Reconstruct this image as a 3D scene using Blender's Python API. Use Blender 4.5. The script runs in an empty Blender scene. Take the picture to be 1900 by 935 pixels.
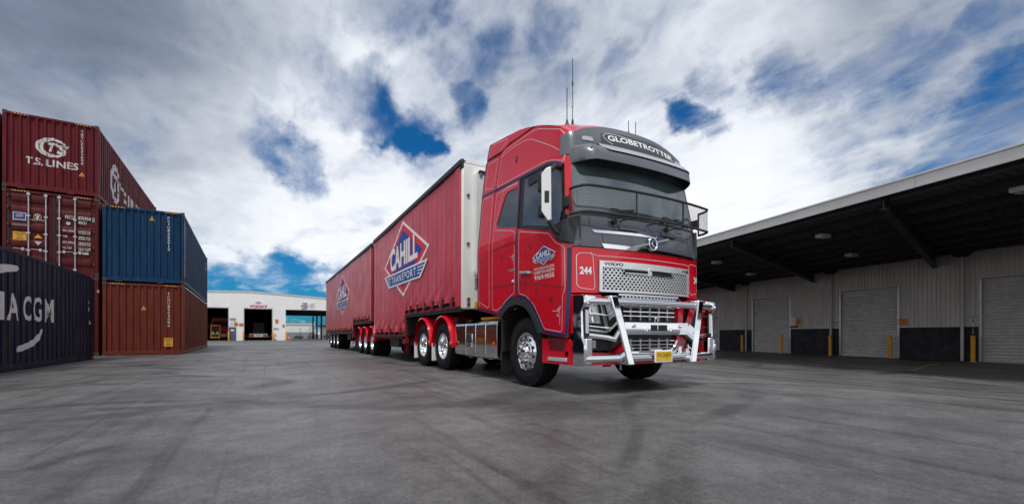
import bpy, bmesh, math, random
from mathutils import Vector, Matrix
from mathutils.geometry import tessellate_polygon
random.seed(7)
R = math.radians
S = bpy.context.scene
COL = S.collection

# ------------------------------------------------------------------ camera
cam_d = bpy.data.cameras.new("camera")
cam = bpy.data.objects.new("camera", cam_d)
COL.objects.link(cam)
cam.location = (0, 0, 0.79)
cam.rotation_euler = (R(90), 0, R(-29.44))
cam_d.sensor_width = 36.0
cam_d.lens = 815.0 / 1900 * 36
cam_d.shift_y = 152.5 / 1900
cam_d.clip_start = 0.05
cam_d.clip_end = 6000
S.camera = cam

# ------------------------------------------------------------------ exposure
S.view_settings.view_transform = 'Standard'
S.view_settings.look = 'None'
S.view_settings.exposure = 0.28
S.view_settings.gamma = 1.0
S.view_settings.use_curve_mapping = False
S.cycles.max_bounces = 8
S.cycles.glossy_bounces = 5
S.cycles.caustics_reflective = False
S.cycles.caustics_refractive = False

# ------------------------------------------------------------------ sun
SUN_EL, SUN_AZ = 64.0, -152.0        # azimuth measured from +Y towards +X
sun_d = bpy.data.lights.new("sun", 'SUN')
sun_d.energy = 2.0
sun_d.angle = R(14)
sun_d.color = (1.0, 0.96, 0.9)
sun = bpy.data.objects.new("sun", sun_d)
COL.objects.link(sun)
sd = Vector((math.sin(R(SUN_AZ)) * math.cos(R(SUN_EL)), math.cos(R(SUN_AZ)) * math.cos(R(SUN_EL)), math.sin(R(SUN_EL))))
sun.rotation_euler = sd.to_track_quat('Z', 'Y').to_euler()

# ------------------------------------------------------------------ world: blue sky with broken cloud
W = bpy.data.worlds.new("World")
S.world = W
W.use_nodes = True
nt = W.node_tree
N, L = nt.nodes, nt.links
N.clear()
def nd(t, **kw):
    n = N.new(t)
    for k, v in kw.items(): setattr(n, k, v)
    return n
def mth(op, a, b=None, c=None, clamp=False):
    n = nd('ShaderNodeMath', operation=op)
    n.use_clamp = clamp
    for i, v in enumerate((a, b, c)):
        if v is None: continue
        if isinstance(v, (int, float)): n.inputs[i].default_value = v
        else: L.new(v, n.inputs[i])
    return n.outputs[0]
def vmth(op, a, b=None, sc=None):
    n = nd('ShaderNodeVectorMath', operation=op)
    for i, v in enumerate((a, b)):
        if v is None: continue
        if isinstance(v, (tuple, list)): n.inputs[i].default_value = v
        else: L.new(v, n.inputs[i])
    if sc is not None:
        if isinstance(sc, (int, float)): n.inputs['Scale'].default_value = sc
        else: L.new(sc, n.inputs['Scale'])
    return n
def mrange(v, a, b, c=0.0, d=1.0, smooth=True):
    n = nd('ShaderNodeMapRange', interpolation_type='SMOOTHSTEP' if smooth else 'LINEAR')
    L.new(v, n.inputs[0])
    for i, q in zip((1, 2, 3, 4), (a, b, c, d)): n.inputs[i].default_value = q
    return n.outputs[0]
def noise(vec, scale, detail=6, rough=0.55, dist=0.0):
    n = nd('ShaderNodeTexNoise')
    n.inputs['Scale'].default_value = scale
    n.inputs['Detail'].default_value = detail
    n.inputs['Roughness'].default_value = rough
    n.inputs['Distortion'].default_value = dist
    L.new(vec, n.inputs['Vector'])
    return n
tc = nd('ShaderNodeTexCoord')
dirv = vmth('NORMALIZE', tc.outputs['Generated']).outputs[0]
sep = nd('ShaderNodeSeparateXYZ'); L.new(dirv, sep.inputs[0])
dz = mth('MAXIMUM', sep.outputs[2], 0.0)
# cloud layer projected on a plane overhead
inv = mth('DIVIDE', 1.0, mth('ADD', dz, 0.16))
plane = vmth('SCALE', dirv, sc=inv).outputs[0]
warp = noise(plane, 1.6, 4, 0.5)
wv = vmth('SCALE', vmth('SUBTRACT', warp.outputs['Color'], (0.5, 0.5, 0.5)).outputs[0], sc=0.36).outputs[0]
pl2 = vmth('ADD', plane, wv).outputs[0]
mp = nd('ShaderNodeMapping'); mp.inputs['Scale'].default_value = (1.25, 0.62, 1); mp.inputs['Rotation'].default_value = (0, 0, R(-20)); mp.inputs['Location'].default_value = (3.1, 0.7, 0)
L.new(pl2, mp.inputs[0])
n1 = noise(mp.outputs[0], 1.15, 9, 0.60, 0.12).outputs['Fac']
n2 = noise(mp.outputs[0], 3.4, 8, 0.58, 0.15).outputs['Fac']
# gaps of clear sky: unit direction, angular half-size (deg), depth; some unseen ones behind the camera are added for the windscreen reflection
GAPS = [((0.183, 0.881, 0.436), 4.2, .85), ((0.227, 0.887, 0.401), 3.8, .8), ((0.10, 0.872, 0.475), 5.5, .62), ((0.14, 0.876, 0.455), 4.0, .7), ((0.266, 0.889, 0.372), 2.6, .9),
        ((0.055, 0.936, 0.342), 3.4, .9), ((0.025, 0.930, 0.366), 3.6, .7), ((0.711, 0.566, 0.418), 2.6, .85), ((0.735, 0.55, 0.40), 2.0, .6),
        ((0.793, 0.427, 0.434), 3.2, .55), ((-0.185, 0.918, 0.352), 4.0, .75), ((-0.045, 0.995, 0.083), 4.4, 1.1), ((0.067, 0.994, 0.076), 4.4, 1.1), ((-0.12, 0.99, 0.085), 4, 1.0),
        ((0.15, 0.985, 0.075), 3.5, .7), ((0.929, 0.204, 0.308), 5.0, 1.0), ((0.924, 0.248, 0.292), 4.0, .9),
        ((0.175, 0.797, 0.579), 5.0, .55), ((0.894, 0.182, 0.41), 3.0, .55), ((0.716, 0.496, 0.491), 3.0, .45), ((0.375, 0.796, 0.474), 3.0, .6),
        ((-0.297, 0.86, 0.415), 5.0, .55), ((-0.174, 0.88, 0.442), 3.5, 0.40), ((-0.069, 0.866, 0.495), 4, 0.36), ((0.132, 0.874, 0.467), 3, 0.43), ((0.352, 0.772, 0.529), 3.5, 0.36), ((0.46, 0.691, 0.558), 3, 0.36), ((0.598, 0.636, 0.489), 2.5, 0.32), ((0.836, 0.338, 0.432), 3.5, 0.40), ((0.849, 0.275, 0.451), 4, 0.36), ((0.86, 0.378, 0.342), 2.5, 0.32), ((-0.122, 0.887, 0.446), 3, 0.36), ((-0.6, 0.5, 0.62), 8, .6), ((0.2, -0.6, 0.78), 7, .6), ((-0.85, -0.3, 0.42), 6, .7), ((0.75, -0.55, 0.37), 6, .7), ((0.5, -0.6, 0.62), 6, .8), ((0.62, -0.42, 0.66), 4, .7), ((0.35, -0.62, 0.70), 4, .7), ((-0.95, 0.2, 0.24), 5, .7), ((-0.8, 0.05, 0.6), 6, .6)]
wdir = vmth('NORMALIZE', vmth('ADD', dirv, vmth('SCALE', vmth('SUBTRACT', noise(dirv, 5.0, 6, 0.6).outputs['Color'], (0.5, 0.5, 0.5)).outputs[0], sc=0.30).outputs[0]).outputs[0]).outputs[0]
gap = None
for d, rad, amp in GAPS:
    dt = vmth('DOT_PRODUCT', wdir, tuple(Vector(d).normalized())).outputs['Value']
    g = mrange(dt, math.cos(R(rad * 1.35)), math.cos(R(rad * 0.05)), 0.0, amp)
    gap = g if gap is None else mth('MAXIMUM', gap, g)
cov = mth('SUBTRACT', mth('ADD', mth('MULTIPLY', n1, 1.75), mth('MULTIPLY', n2, 1.05)), mth('ADD', mth('MULTIPLY', gap, 0.50), 0.84))
dens = mrange(cov, -0.14, 0.56, 0.0, 1.0)
# cloud tone: bright thin cloud, blue-grey thick bellies
tone_n = noise(mp.outputs[0], 0.8, 6, 0.55, 0.3).outputs['Fac']
tone_m = noise(pl2, 2.4, 7, 0.6, 0.2).outputs['Fac']
elev = mrange(sep.outputs[2], 0.16, 0.66, 0.0, 1.0, False)
thick = mth('ADD', mth('ADD', mth('MULTIPLY', tone_n, 0.95), mth('MULTIPLY', tone_m, 0.6)), mth('MULTIPLY', elev, 0.34))
DARK = [((-0.36, 0.84, 0.40), 20, .58), ((0.91, 0.12, 0.45), 15, .46), ((0.3, 0.71, 0.63), 12, .12)]  # lens vignette at the upper corners and top, put into the cloud colour
for d, rad, amp in DARK:
    dt = vmth('DOT_PRODUCT', wdir, tuple(Vector(d).normalized())).outputs['Value']
    thick = mth('ADD', thick, mrange(dt, math.cos(R(rad * 1.7)), math.cos(R(rad * 0.2)), 0.0, amp))
cr = nd('ShaderNodeValToRGB')
L.new(mrange(thick, 0.64, 1.86, 0, 1, False), cr.inputs[0])
e = cr.color_ramp.elements
e[0].position = 0.0; e[0].color = (0.96, 0.97, 1.0, 1)
e[1].position = 1.0; e[1].color = (0.050, 0.072, 0.115, 1)
for p, c in ((0.28, (0.80, 0.83, 0.89, 1)), (0.5, (0.50, 0.54, 0.61, 1)), (0.72, (0.22, 0.26, 0.34, 1))):
    q = e.new(p); q.color = c
sky = nd('ShaderNodeTexSky', sky_type='NISHITA')
sky.sun_disc = False
sky.sun_elevation = R(SUN_EL)
sky.sun_rotation = R(SUN_AZ)
tint = nd('ShaderNodeMix', data_type='RGBA', blend_type='MULTIPLY')
tint.inputs[0].default_value = 1.0
L.new(sky.outputs[0], tint.inputs[6]); tint.inputs[7].default_value = (0.07, 0.55, 0.98, 1)
bg_s = nd('ShaderNodeBackground'); bg_s.inputs[1].default_value = 0.075; L.new(tint.outputs[2], bg_s.inputs[0])
bg_c = nd('ShaderNodeBackground'); bg_c.inputs[1].default_value = 0.90; L.new(cr.outputs[0], bg_c.inputs[0])
mx = nd('ShaderNodeMixShader'); L.new(dens, mx.inputs[0]); L.new(bg_s.outputs[0], mx.inputs[1]); L.new(bg_c.outputs[0], mx.inputs[2])
wo = nd('ShaderNodeOutputWorld'); L.new(mx.outputs[0], wo.inputs[0])
W.cycles.sampling_method = 'MANUAL'; W.cycles.sample_map_resolution = 512

# ------------------------------------------------------------------ materials
MATS = {}
def mat(name, col, rough=0.5, metal=0.0, var=0.0, vscale=3.0, bump=0.0, bscale=40.0, coat=0.0, spec=0.5, col2=None, stretch=None, emit=None, rust=0.0):
    m = bpy.data.materials.new(name); m.use_nodes = True
    t = m.node_tree; b = t.nodes['Principled BSDF']
    b.inputs['Base Color'].default_value = (*col, 1); b.inputs['Roughness'].default_value = rough; b.inputs['Metallic'].default_value = metal
    b.inputs['Specular IOR Level'].default_value = spec
    if coat: b.inputs['Coat Weight'].default_value = coat; b.inputs['Coat Roughness'].default_value = 0.03
    if emit: b.inputs['Emission Color'].default_value = (*col, 1); b.inputs['Emission Strength'].default_value = emit
    if var or bump or col2:
        co = t.nodes.new('ShaderNodeTexCoord'); src = co.outputs['Object']
        if stretch:
            mpn = t.nodes.new('ShaderNodeMapping'); mpn.inputs['Scale'].default_value = stretch; t.links.new(src, mpn.inputs[0]); src = mpn.outputs[0]
        if var or col2:
            nz = t.nodes.new('ShaderNodeTexNoise'); nz.inputs['Scale'].default_value = vscale; nz.inputs['Detail'].default_value = 8; nz.inputs['Roughness'].default_value = 0.65
            t.links.new(src, nz.inputs['Vector'])
            r = t.nodes.new('ShaderNodeValToRGB'); t.links.new(nz.outputs['Fac'], r.inputs[0])
            lo = col2 if col2 else tuple(c * (1 - var) for c in col); hi = col if col2 else tuple(min(1, c * (1 + var)) for c in col)
            r.color_ramp.elements[0].color = (*lo, 1); r.color_ramp.elements[1].color = (*hi, 1)
            r.color_ramp.elements[0].position = 0.34 if not col2 else 0.30; r.color_ramp.elements[1].position = 0.66 if not col2 else 0.42
            t.links.new(r.outputs[0], b.inputs['Base Color'])
            rr = t.nodes.new('ShaderNodeMapRange'); t.links.new(nz.outputs['Fac'], rr.inputs[0])
            rr.inputs[1].default_value = 0.3; rr.inputs[2].default_value = 0.7; rr.inputs[3].default_value = min(1, rough * 1.25); rr.inputs[4].default_value = rough * 0.85
            if metal < 0.5 or var: t.links.new(rr.outputs[0], b.inputs['Roughness'])
        if bump:
            nb = t.nodes.new('ShaderNodeTexNoise'); nb.inputs['Scale'].default_value = bscale; nb.inputs['Detail'].default_value = 4; t.links.new(src, nb.inputs['Vector'])
            bp = t.nodes.new('ShaderNodeBump'); bp.inputs['Strength'].default_value = bump; bp.inputs['Distance'].default_value = 0.02
            t.links.new(nb.outputs['Fac'], bp.inputs['Height']); t.links.new(bp.outputs[0], b.inputs['Normal'])
    if rust:
        co2 = t.nodes.new('ShaderNodeTexCoord'); m1 = t.nodes.new('ShaderNodeMapping'); m1.inputs['Scale'].default_value = (7, 7, .45); t.links.new(co2.outputs['Object'], m1.inputs[0])
        oi = t.nodes.new('ShaderNodeObjectInfo'); ad = t.nodes.new('ShaderNodeVectorMath'); ad.operation = 'ADD'; t.links.new(m1.outputs[0], ad.inputs[0]); t.links.new(oi.outputs['Location'], ad.inputs[1])
        na = t.nodes.new('ShaderNodeTexNoise'); na.inputs['Scale'].default_value = 1.0; na.inputs['Detail'].default_value = 7; na.inputs['Roughness'].default_value = .7; t.links.new(ad.outputs[0], na.inputs['Vector'])
        nb2 = t.nodes.new('ShaderNodeTexNoise'); nb2.inputs['Scale'].default_value = 0.9; nb2.inputs['Detail'].default_value = 6; t.links.new(co2.outputs['Object'], nb2.inputs['Vector'])
        mu = t.nodes.new('ShaderNodeMath'); mu.operation = 'ADD'; t.links.new(na.outputs['Fac'], mu.inputs[0]); t.links.new(nb2.outputs['Fac'], mu.inputs[1])
        mr2 = t.nodes.new('ShaderNodeMapRange'); t.links.new(mu.outputs[0], mr2.inputs[0])
        for i_, q_ in zip((1, 2, 3, 4), (1.08, 1.30, 0, rust)): mr2.inputs[i_].default_value = q_
        mxr = t.nodes.new('ShaderNodeMix'); mxr.data_type = 'RGBA'; t.links.new(mr2.outputs[0], mxr.inputs[0]); src_ = b.inputs['Base Color'].links[0].from_socket; t.links.new(src_, mxr.inputs[6]); mxr.inputs[7].default_value = (0.055, 0.024, 0.016, 1); t.links.new(mxr.outputs[2], b.inputs['Base Color'])
    MATS[name] = m
    return m
RED = mat('red_paint', (0.66, 0.004, 0.020), 0.25, 0, 0.05, 2, coat=0.7, spec=0.3)
REDD = mat('dark_red_steel', (0.17, 0.008, 0.014), 0.45, 0, 0.3, 6, 0.1, 60)
BLUE = mat('navy_stripe', (0.006, 0.024, 0.085), 0.3)
LBLUE = mat('logo_blue', (0.008, 0.065, 0.33), 0.5, spec=0.25)
LRED = mat('logo_red', (0.78, 0.03, 0.045), 0.5, spec=0.25)
WHT = mat('white_print', (0.88, 0.88, 0.88), 0.45, spec=0.3)
PIN = mat('pinstripe', (0.75, 0.62, 0.64), 0.35)
GREY = mat('grey_paint', (0.105, 0.113, 0.132), 0.28, 0, 0.06, 3, coat=0.5)
BLK = mat('black_plastic', (0.012, 0.012, 0.014), 0.45, 0, 0.2, 20)
TRIM = mat('black_trim', (0.02, 0.021, 0.024), 0.55, 0, 0.2, 10)
RUB = mat('tyre_rubber', (0.010, 0.010, 0.011), 0.62, 0, 0.3, 9, 0.25, 60, spec=0.22)
CHR = mat('chrome', (0.86, 0.87, 0.89), 0.045, 1.0)
ALU = mat('polished_aluminium', (0.80, 0.81, 0.83), 0.09, 1.0, 0.05, 5)
BRUSH = mat('brushed_steel', (0.88, 0.89, 0.91), 0.38, 0.7, 0.05, 5)
SILV = mat('silver_paint', (0.62, 0.64, 0.67), 0.3, 0.6)
GLASS = mat('dark_glass', (0.014, 0.020, 0.023), 0.015, 0, spec=0.6)
GLASS.node_tree.nodes['Principled BSDF'].inputs['IOR'].default_value = 2.1
WGL = mat('windscreen_glass', (0.085, 0.118, 0.124), 0.02, 0, 0.3, 1.5, spec=0.6)  # reflection smears and interior light are put into this mottled, lightened base colour
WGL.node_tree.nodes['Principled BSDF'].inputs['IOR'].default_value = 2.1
WHITE = mat('white_panel', (0.84, 0.84, 0.82), 0.35, 0, 0.05, 2)
AMB = mat('amber_lens', (0.75, 0.16, 0.01), 0.2)
REDL = mat('red_lens', (0.5, 0.01, 0.01), 0.2)
LENS = mat('clear_lens', (0.55, 0.57, 0.6), 0.08, 0.3, spec=0.8)
YPL = mat('yellow_plate', (0.80, 0.48, 0.01), 0.4)
GRN = mat('green_letter', (0.01, 0.13, 0.05), 0.5)
YEL = mat('yellow_paint', (0.70, 0.30, 0.02), 0.5, 0, 0.15, 6)
ORG = mat('orange_sign', (0.66, 0.24, 0.03), 0.5, 0, 0.1, 6)
CHAS = mat('chassis_black', (0.014, 0.013, 0.014), 0.55, 0, 0.3, 8)
CURT = mat('curtain_vinyl', (0.56, 0.034, 0.060), 0.34, 0, 0.10, 1.2, 0.25, 7, spec=0.6)
STEEL = mat('galvanised_steel', (0.45, 0.46, 0.47), 0.4, 0.7, 0.15, 12)
CRED = mat('container_maroon', (0.115, 0.011, 0.017), 0.55, 0, 0.22, 2.2, 0.15, 30, stretch=(3, 3, .5), spec=0.16, rust=.75)
CBRN = mat('container_brown_red', (0.085, 0.012, 0.014), 0.55, 0, 0.22, 2.2, 0.15, 30, stretch=(3, 3, .5), spec=0.16, rust=.75)
CORG = mat('container_rust_orange', (0.140, 0.029, 0.018), 0.6, 0, 0.2, 2.2, 0.15, 30, stretch=(3, 3, .5), spec=0.16, rust=.75)
CBLU = mat('container_blue', (0.006, 0.038, 0.095), 0.55, 0, 0.25, 2.2, 0.15, 30, stretch=(3, 3, .5), spec=0.16, rust=.75)
CNAV = mat('container_navy', (0.002, 0.0045, 0.021), 0.6, 0, 0.25, 2.2, 0.1, 30, stretch=(3, 3, .5), spec=0.16, rust=.75)
RUST = mat('rusty_post', (0.10, 0.04, 0.03), 0.75, 0, 0.5, 5, 0.3, 50)
LETT = mat('container_lettering', (0.62, 0.62, 0.60), 0.55, 0, 0.12, 9)
LETY = mat('container_yellow_label', (0.66, 0.33, 0.03), 0.5, 0, 0.1, 9)
CLAD = mat('white_cladding', (0.88, 0.875, 0.865), 0.45, 0, 0.05, 1.4, stretch=(1, 1, .3))
DCLAD = mat('beige_grey_cladding', (0.55, 0.525, 0.485), 0.5, 0, 0.10, 1.6, stretch=(1, 1, .25))
DADO = mat('charcoal_precast', (0.017, 0.018, 0.024), 0.75, 0, 0.3, 2.5, 0.1, 30)
SHUT = mat('shutter_steel', (0.60, 0.59, 0.575), 0.42, 0.0, 0.08, 2)
FASC = mat('cream_fascia', (0.60, 0.595, 0.575), 0.45, 0, 0.07, 1.2)
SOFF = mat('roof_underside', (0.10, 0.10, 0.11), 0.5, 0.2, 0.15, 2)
BEAM = mat('dark_steelwork', (0.030, 0.031, 0.035), 0.6, 0, 0.25, 5)
CONC = mat('concrete', (0.30, 0.29, 0.27), 0.8, 0, 0.15, 4, 0.2, 40)
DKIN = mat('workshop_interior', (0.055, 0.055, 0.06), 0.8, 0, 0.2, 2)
SHRUB = mat('shrub_leaf', (0.030, 0.045, 0.020), 0.7, 0, 0.4, 9)
CONE = mat('cone_orange', (0.75, 0.10, 0.02), 0.5)
SIGNB = mat('sign_blue', (0.01, 0.07, 0.30), 0.4)
DOORG = mat('blue_grey_door', (0.075, 0.10, 0.135), 0.5, 0, 0.08, 4)

# ground material: worn concrete yard with tyre scrubs and hairline cracks
def ground_mat():
    m = bpy.data.materials.new('yard_concrete'); m.use_nodes = True
    t = m.node_tree; b = t.nodes['Principled BSDF']; Ls = t.links
    co = t.nodes.new('ShaderNodeTexCoord').outputs['Object']
    def nz(sc, det, ro, vec=co, dist=0.0):
        n = t.nodes.new('ShaderNodeTexNoise'); n.inputs['Scale'].default_value = sc; n.inputs['Detail'].default_value = det; n.inputs['Roughness'].default_value = ro; n.inputs['Distortion'].default_value = dist
        Ls.new(vec, n.inputs['Vector']); return n.outputs['Fac']
    def ma(op, a, b2, cl=False):
        n = t.nodes.new('ShaderNodeMath'); n.operation = op; n.use_clamp = cl
        for i, v in enumerate((a, b2)):
            if isinstance(v, (int, float)): n.inputs[i].default_value = v
            else: Ls.new(v, n.inputs[i])
        return n.outputs[0]
    def mr(v, a, b2, c, d):
        n = t.nodes.new('ShaderNodeMapRange'); n.interpolation_type = 'SMOOTHSTEP'; Ls.new(v, n.inputs[0])
        for i, q in zip((1, 2, 3, 4), (a, b2, c, d)): n.inputs[i].default_value = q
        return n.outputs[0]
    def mapp(rot, sc, loc=(0, 0, 0)):
        n = t.nodes.new('ShaderNodeMapping'); n.inputs['Rotation'].default_value = (0, 0, R(rot)); n.inputs['Scale'].default_value = sc; n.inputs['Location'].default_value = loc
        Ls.new(co, n.inputs[0]); return n.outputs[0]
    base = mr(nz(0.16, 6, 0.6), 0.36, 0.64, 0.74, 1.16)
    mid = mr(nz(0.9, 9, 0.75), 0.34, 0.66, 0.72, 1.22)
    fine = mr(nz(30, 5, 0.75), 0.36, 0.64, 0.82, 1.19)
    grit = ma('MULTIPLY', mr(nz(120, 3, 0.7), 0.34, 0.66, 0.76, 1.24), mr(nz(6, 8, 0.75), 0.34, 0.66, 0.84, 1.14))
    v = ma('MULTIPLY', ma('MULTIPLY', base, mid), ma('MULTIPLY', fine, grit))
    # dark tyre scrubs: stretched noise along two driving directions
    for rot, sc, lo, hi, dep in ((18, (0.9, 0.07, 1), 0.56, 0.74, 0.24), (-48, (0.8, 0.06, 1), 0.58, 0.76, 0.24), (62, (1.3, 0.08, 1), 0.58, 0.75, 0.20), (-12, (2.6, 0.12, 1), 0.56, 0.70, 0.28), (35, (5.0, 0.16, 1), 0.56, 0.68, 0.30), (-70, (4.0, 0.13, 1), 0.57, 0.69, 0.26)):
        s_ = nz(1.0, 5, 0.6, mapp(rot, sc, (rot * .3, rot * .17, 0)), 0.5)
        v = ma('MULTIPLY', v, ma('SUBTRACT', 1.0, mr(s_, lo, hi, 0, dep)))
    # curved tyre marks: contour lines of a broad noise
    for sc, wd, dep, off in ((0.13, 0.009, 0.45, 0), (0.2, 0.008, 0.40, 31), (0.09, 0.006, 0.45, 77), (0.16, 0.012, 0.35, 140)):
        w_ = nz(sc, 1, 0.3, mapp(0, (1, 1, 1), (off, off, 0)))
        ln = ma('ABSOLUTE', ma('SUBTRACT', w_, 0.5), 0)
        brk = mr(nz(0.7, 4, 0.6, mapp(0, (1, 1, 1), (off + 5, 3, 0))), 0.40, 0.56, 0, 1)
        v = ma('MULTIPLY', v, ma('SUBTRACT', 1.0, ma('MULTIPLY', mr(ln, wd * .4, wd * 1.8, dep, 0), brk)))
    # hairline cracks
    vo = t.nodes.new('ShaderNodeTexVoronoi'); vo.feature = 'DISTANCE_TO_EDGE'; vo.inputs['Scale'].default_value = 0.45
    wp = t.nodes.new('ShaderNodeVectorMath'); wp.operation = 'ADD'
    n3 = t.nodes.new('ShaderNodeTexNoise'); n3.inputs['Scale'].default_value = 1.4; n3.inputs['Detail'].default_value = 6; Ls.new(co, n3.inputs['Vector'])
    Ls.new(co, wp.inputs[0]); Ls.new(n3.outputs['Color'], wp.inputs[1]); Ls.new(wp.outputs[0], vo.inputs['Vector'])
    ck = ma('MULTIPLY', mr(vo.outputs['Distance'], 0.0, 0.006, 0.4, 0), mr(nz(0.35, 3, 0.5), 0.48, 0.62, 0, 1))
    v = ma('MULTIPLY', v, ma('SUBTRACT', 1.0, ck))
    stain = mr(nz(0.5, 5, 0.7, mapp(0, (1, 1, 1), (13, 41, 0)), 1.0), 0.6, 0.74, 0, 0.35)
    v = ma('MULTIPLY', v, ma('SUBTRACT', 1.0, stain))
    mixn = t.nodes.new('ShaderNodeMix'); mixn.data_type = 'RGBA'; mixn.blend_type = 'MULTIPLY'; mixn.inputs[0].default_value = 1
    mixn.inputs[6].default_value = (0.132, 0.129, 0.127, 1)
    cb = t.nodes.new('ShaderNodeCombineColor'); [Ls.new(v, cb.inputs[i]) for i in range(3)]
    Ls.new(cb.outputs[0], mixn.inputs[7]); Ls.new(mixn.outputs[2], b.inputs['Base Color'])
    Ls.new(mr(nz(0.6, 5, 0.6), 0.3, 0.7, 0.44, 0.58), b.inputs['Roughness'])
    b.inputs['Specular IOR Level'].default_value = 0.5
    bp = t.nodes.new('ShaderNodeBump'); bp.inputs['Strength'].default_value = 0.45; bp.inputs['Distance'].default_value = 0.010
    Ls.new(ma('ADD', ma('MULTIPLY', nz(55, 4, 0.7), 0.5), nz(3, 5, 0.6)), bp.inputs['Height']); Ls.new(bp.outputs[0], b.inputs['Normal'])
    return m

# ------------------------------------------------------------------ helpers
class MB:
    """collects geometry, then links it as ONE mesh object"""
    def __init__(s): s.v, s.f, s.m, s.mats = [], [], [], []
    def mi(s, m):
        if m not in s.mats: s.mats.append(m)
        return s.mats.index(m)
    def add(s, vs, fs, m, M=None):
        o = len(s.v); i = s.mi(m)
        s.v += [tuple(M @ Vector(p)) if M else tuple(p) for p in vs]
        s.f += [tuple(o + k for k in f) for f in fs]; s.m += [i] * len(fs)
        return s
    def box(s, x0, x1, y0, y1, z0, z1, m, M=None):
        return s.add([(x0, y0, z0), (x1, y0, z0), (x1, y1, z0), (x0, y1, z0), (x0, y0, z1), (x1, y0, z1), (x1, y1, z1), (x0, y1, z1)],
                     [(0, 3, 2, 1), (4, 5, 6, 7), (0, 1, 5, 4), (1, 2, 6, 5), (2, 3, 7, 6), (3, 0, 4, 7)], m, M)
    def quad(s, a, b, c, d, m): return s.add([a, b, c, d], [(0, 1, 2, 3)], m)
    def prism(s, poly, ax, a0, a1, m, M=None):
        n = len(poly)
        def p3(p, a): return {'x': (a, p[0], p[1]), 'y': (p[0], a, p[1]), 'z': (p[0], p[1], a)}[ax]
        vs = [p3(p, a0) for p in poly] + [p3(p, a1) for p in poly]
        fs = [(i, (i + 1) % n, n + (i + 1) % n, n + i) for i in range(n)]
        tri = tessellate_polygon([[Vector((p[0], p[1], 0)) for p in poly]])
        fs += [tuple(t) for t in tri] + [tuple(n + k for k in reversed(t)) for t in tri]
        return s.add(vs, fs, m, M)
    def tube(s, pts, r, m, n=8, closed=False, rz=None):
        P = [Vector(p) for p in pts]; vs = []; fs = []; k = len(P); up = None
        for i, p in enumerate(P):
            a = P[(i - 1) % k] if (closed or i > 0) else p; b = P[(i + 1) % k] if (closed or i < k - 1) else p
            d = (b - a).normalized()
            if up is None: up = Vector((0, 0, 1)) if abs(d.z) < 0.9 else Vector((1, 0, 0))
            e1 = up.cross(d).normalized(); e2 = d.cross(e1); up = e2
            rr = r[i] if isinstance(r, (list, tuple)) else r
            for j in range(n):
                t = 2 * math.pi * (j + .5) / n
                vs.append(p + rr * (math.cos(t) * e1 + math.sin(t) * e2))
        for i in range(k if closed else k - 1):
            for j in range(n):
                fs.append((i * n + j, i * n + (j + 1) % n, ((i + 1) % k) * n + (j + 1) % n, ((i + 1) % k) * n + j))
        if not closed: fs += [tuple(range(n))[::-1], tuple((k - 1) * n + j for j in range(n))]
        return s.add(vs, fs, m)
    def lathe(s, prof, m, ax='x', c=(0, 0, 0), n=40, cap=True):
        vs = []; fs = []
        for (a, r) in prof:
            for j in range(n):
                t = 2 * math.pi * j / n; p, q = r * math.cos(t), r * math.sin(t)
                vs.append({'x': (c[0] + a, c[1] + p, c[2] + q), 'y': (c[0] + p, c[1] + a, c[2] + q), 'z': (c[0] + p, c[1] + q, c[2] + a)}[ax])
        for i in range(len(prof) - 1):
            for j in range(n): fs.append((i * n + j, i * n + (j + 1) % n, (i + 1) * n + (j + 1) % n, (i + 1) * n + j))
        if cap: fs += [tuple(range(n)), tuple((len(prof) - 1) * n + j for j in range(n))]
        return s.add(vs, fs, m)
    def grid(s, rows, m, closed=False):
        k = len(rows[0]); vs = [p for r in rows for p in r]; fs = []
        for i in range(len(rows) - 1):
            for j in range(k if closed else k - 1):
                fs.append((i * k + j, i * k + (j + 1) % k, (i + 1) * k + (j + 1) % k, (i + 1) * k + j))
        return s.add(vs, fs, m)
    def build(s, name, parent=None, bevel=0, smooth=35, kind=None, label=None, loc=None, recalc=True):
        me = bpy.data.meshes.new(name); me.from_pydata(s.v, [], s.f)
        for m in s.mats: me.materials.append(m)
        me.polygons.foreach_set('material_index', s.m)
        if recalc:
            bm = bmesh.new(); bm.from_mesh(me); bmesh.ops.recalc_face_normals(bm, faces=bm.faces); bm.to_mesh(me); bm.free()
        if smooth:
            me.polygons.foreach_set('use_smooth', [True] * len(me.polygons)); me.set_sharp_from_angle(angle=R(smooth))
        me.update()
        o = bpy.data.objects.new(name, me); COL.objects.link(o)
        if parent: o.parent = parent
        if loc: o.location = loc
        if bevel:
            b = o.modifiers.new('bevel', 'BEVEL'); b.width = bevel; b.segments = 2; b.limit_method = 'ANGLE'; b.angle_limit = R(40); b.use_clamp_overlap = True
        if kind: o['kind'] = kind
        if label: o['label'] = label
        return o
def empty(name, loc=(0, 0, 0), rz=0, parent=None):
    o = bpy.data.objects.new(name, None); COL.objects.link(o); o.location = loc; o.rotation_euler = (0, 0, rz); o.empty_display_size = .2
    if parent: o.parent = parent
    return o
def tag(o, label, cat, group=None):
    o['label'] = label; o['category'] = cat
    if group: o['group'] = group
    return o
def copy_tree(o, parent=None):
    c = o.copy(); COL.objects.link(c); c.parent = parent
    for k in [q for q in o.children]: copy_tree(k, c)
    return c
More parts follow.
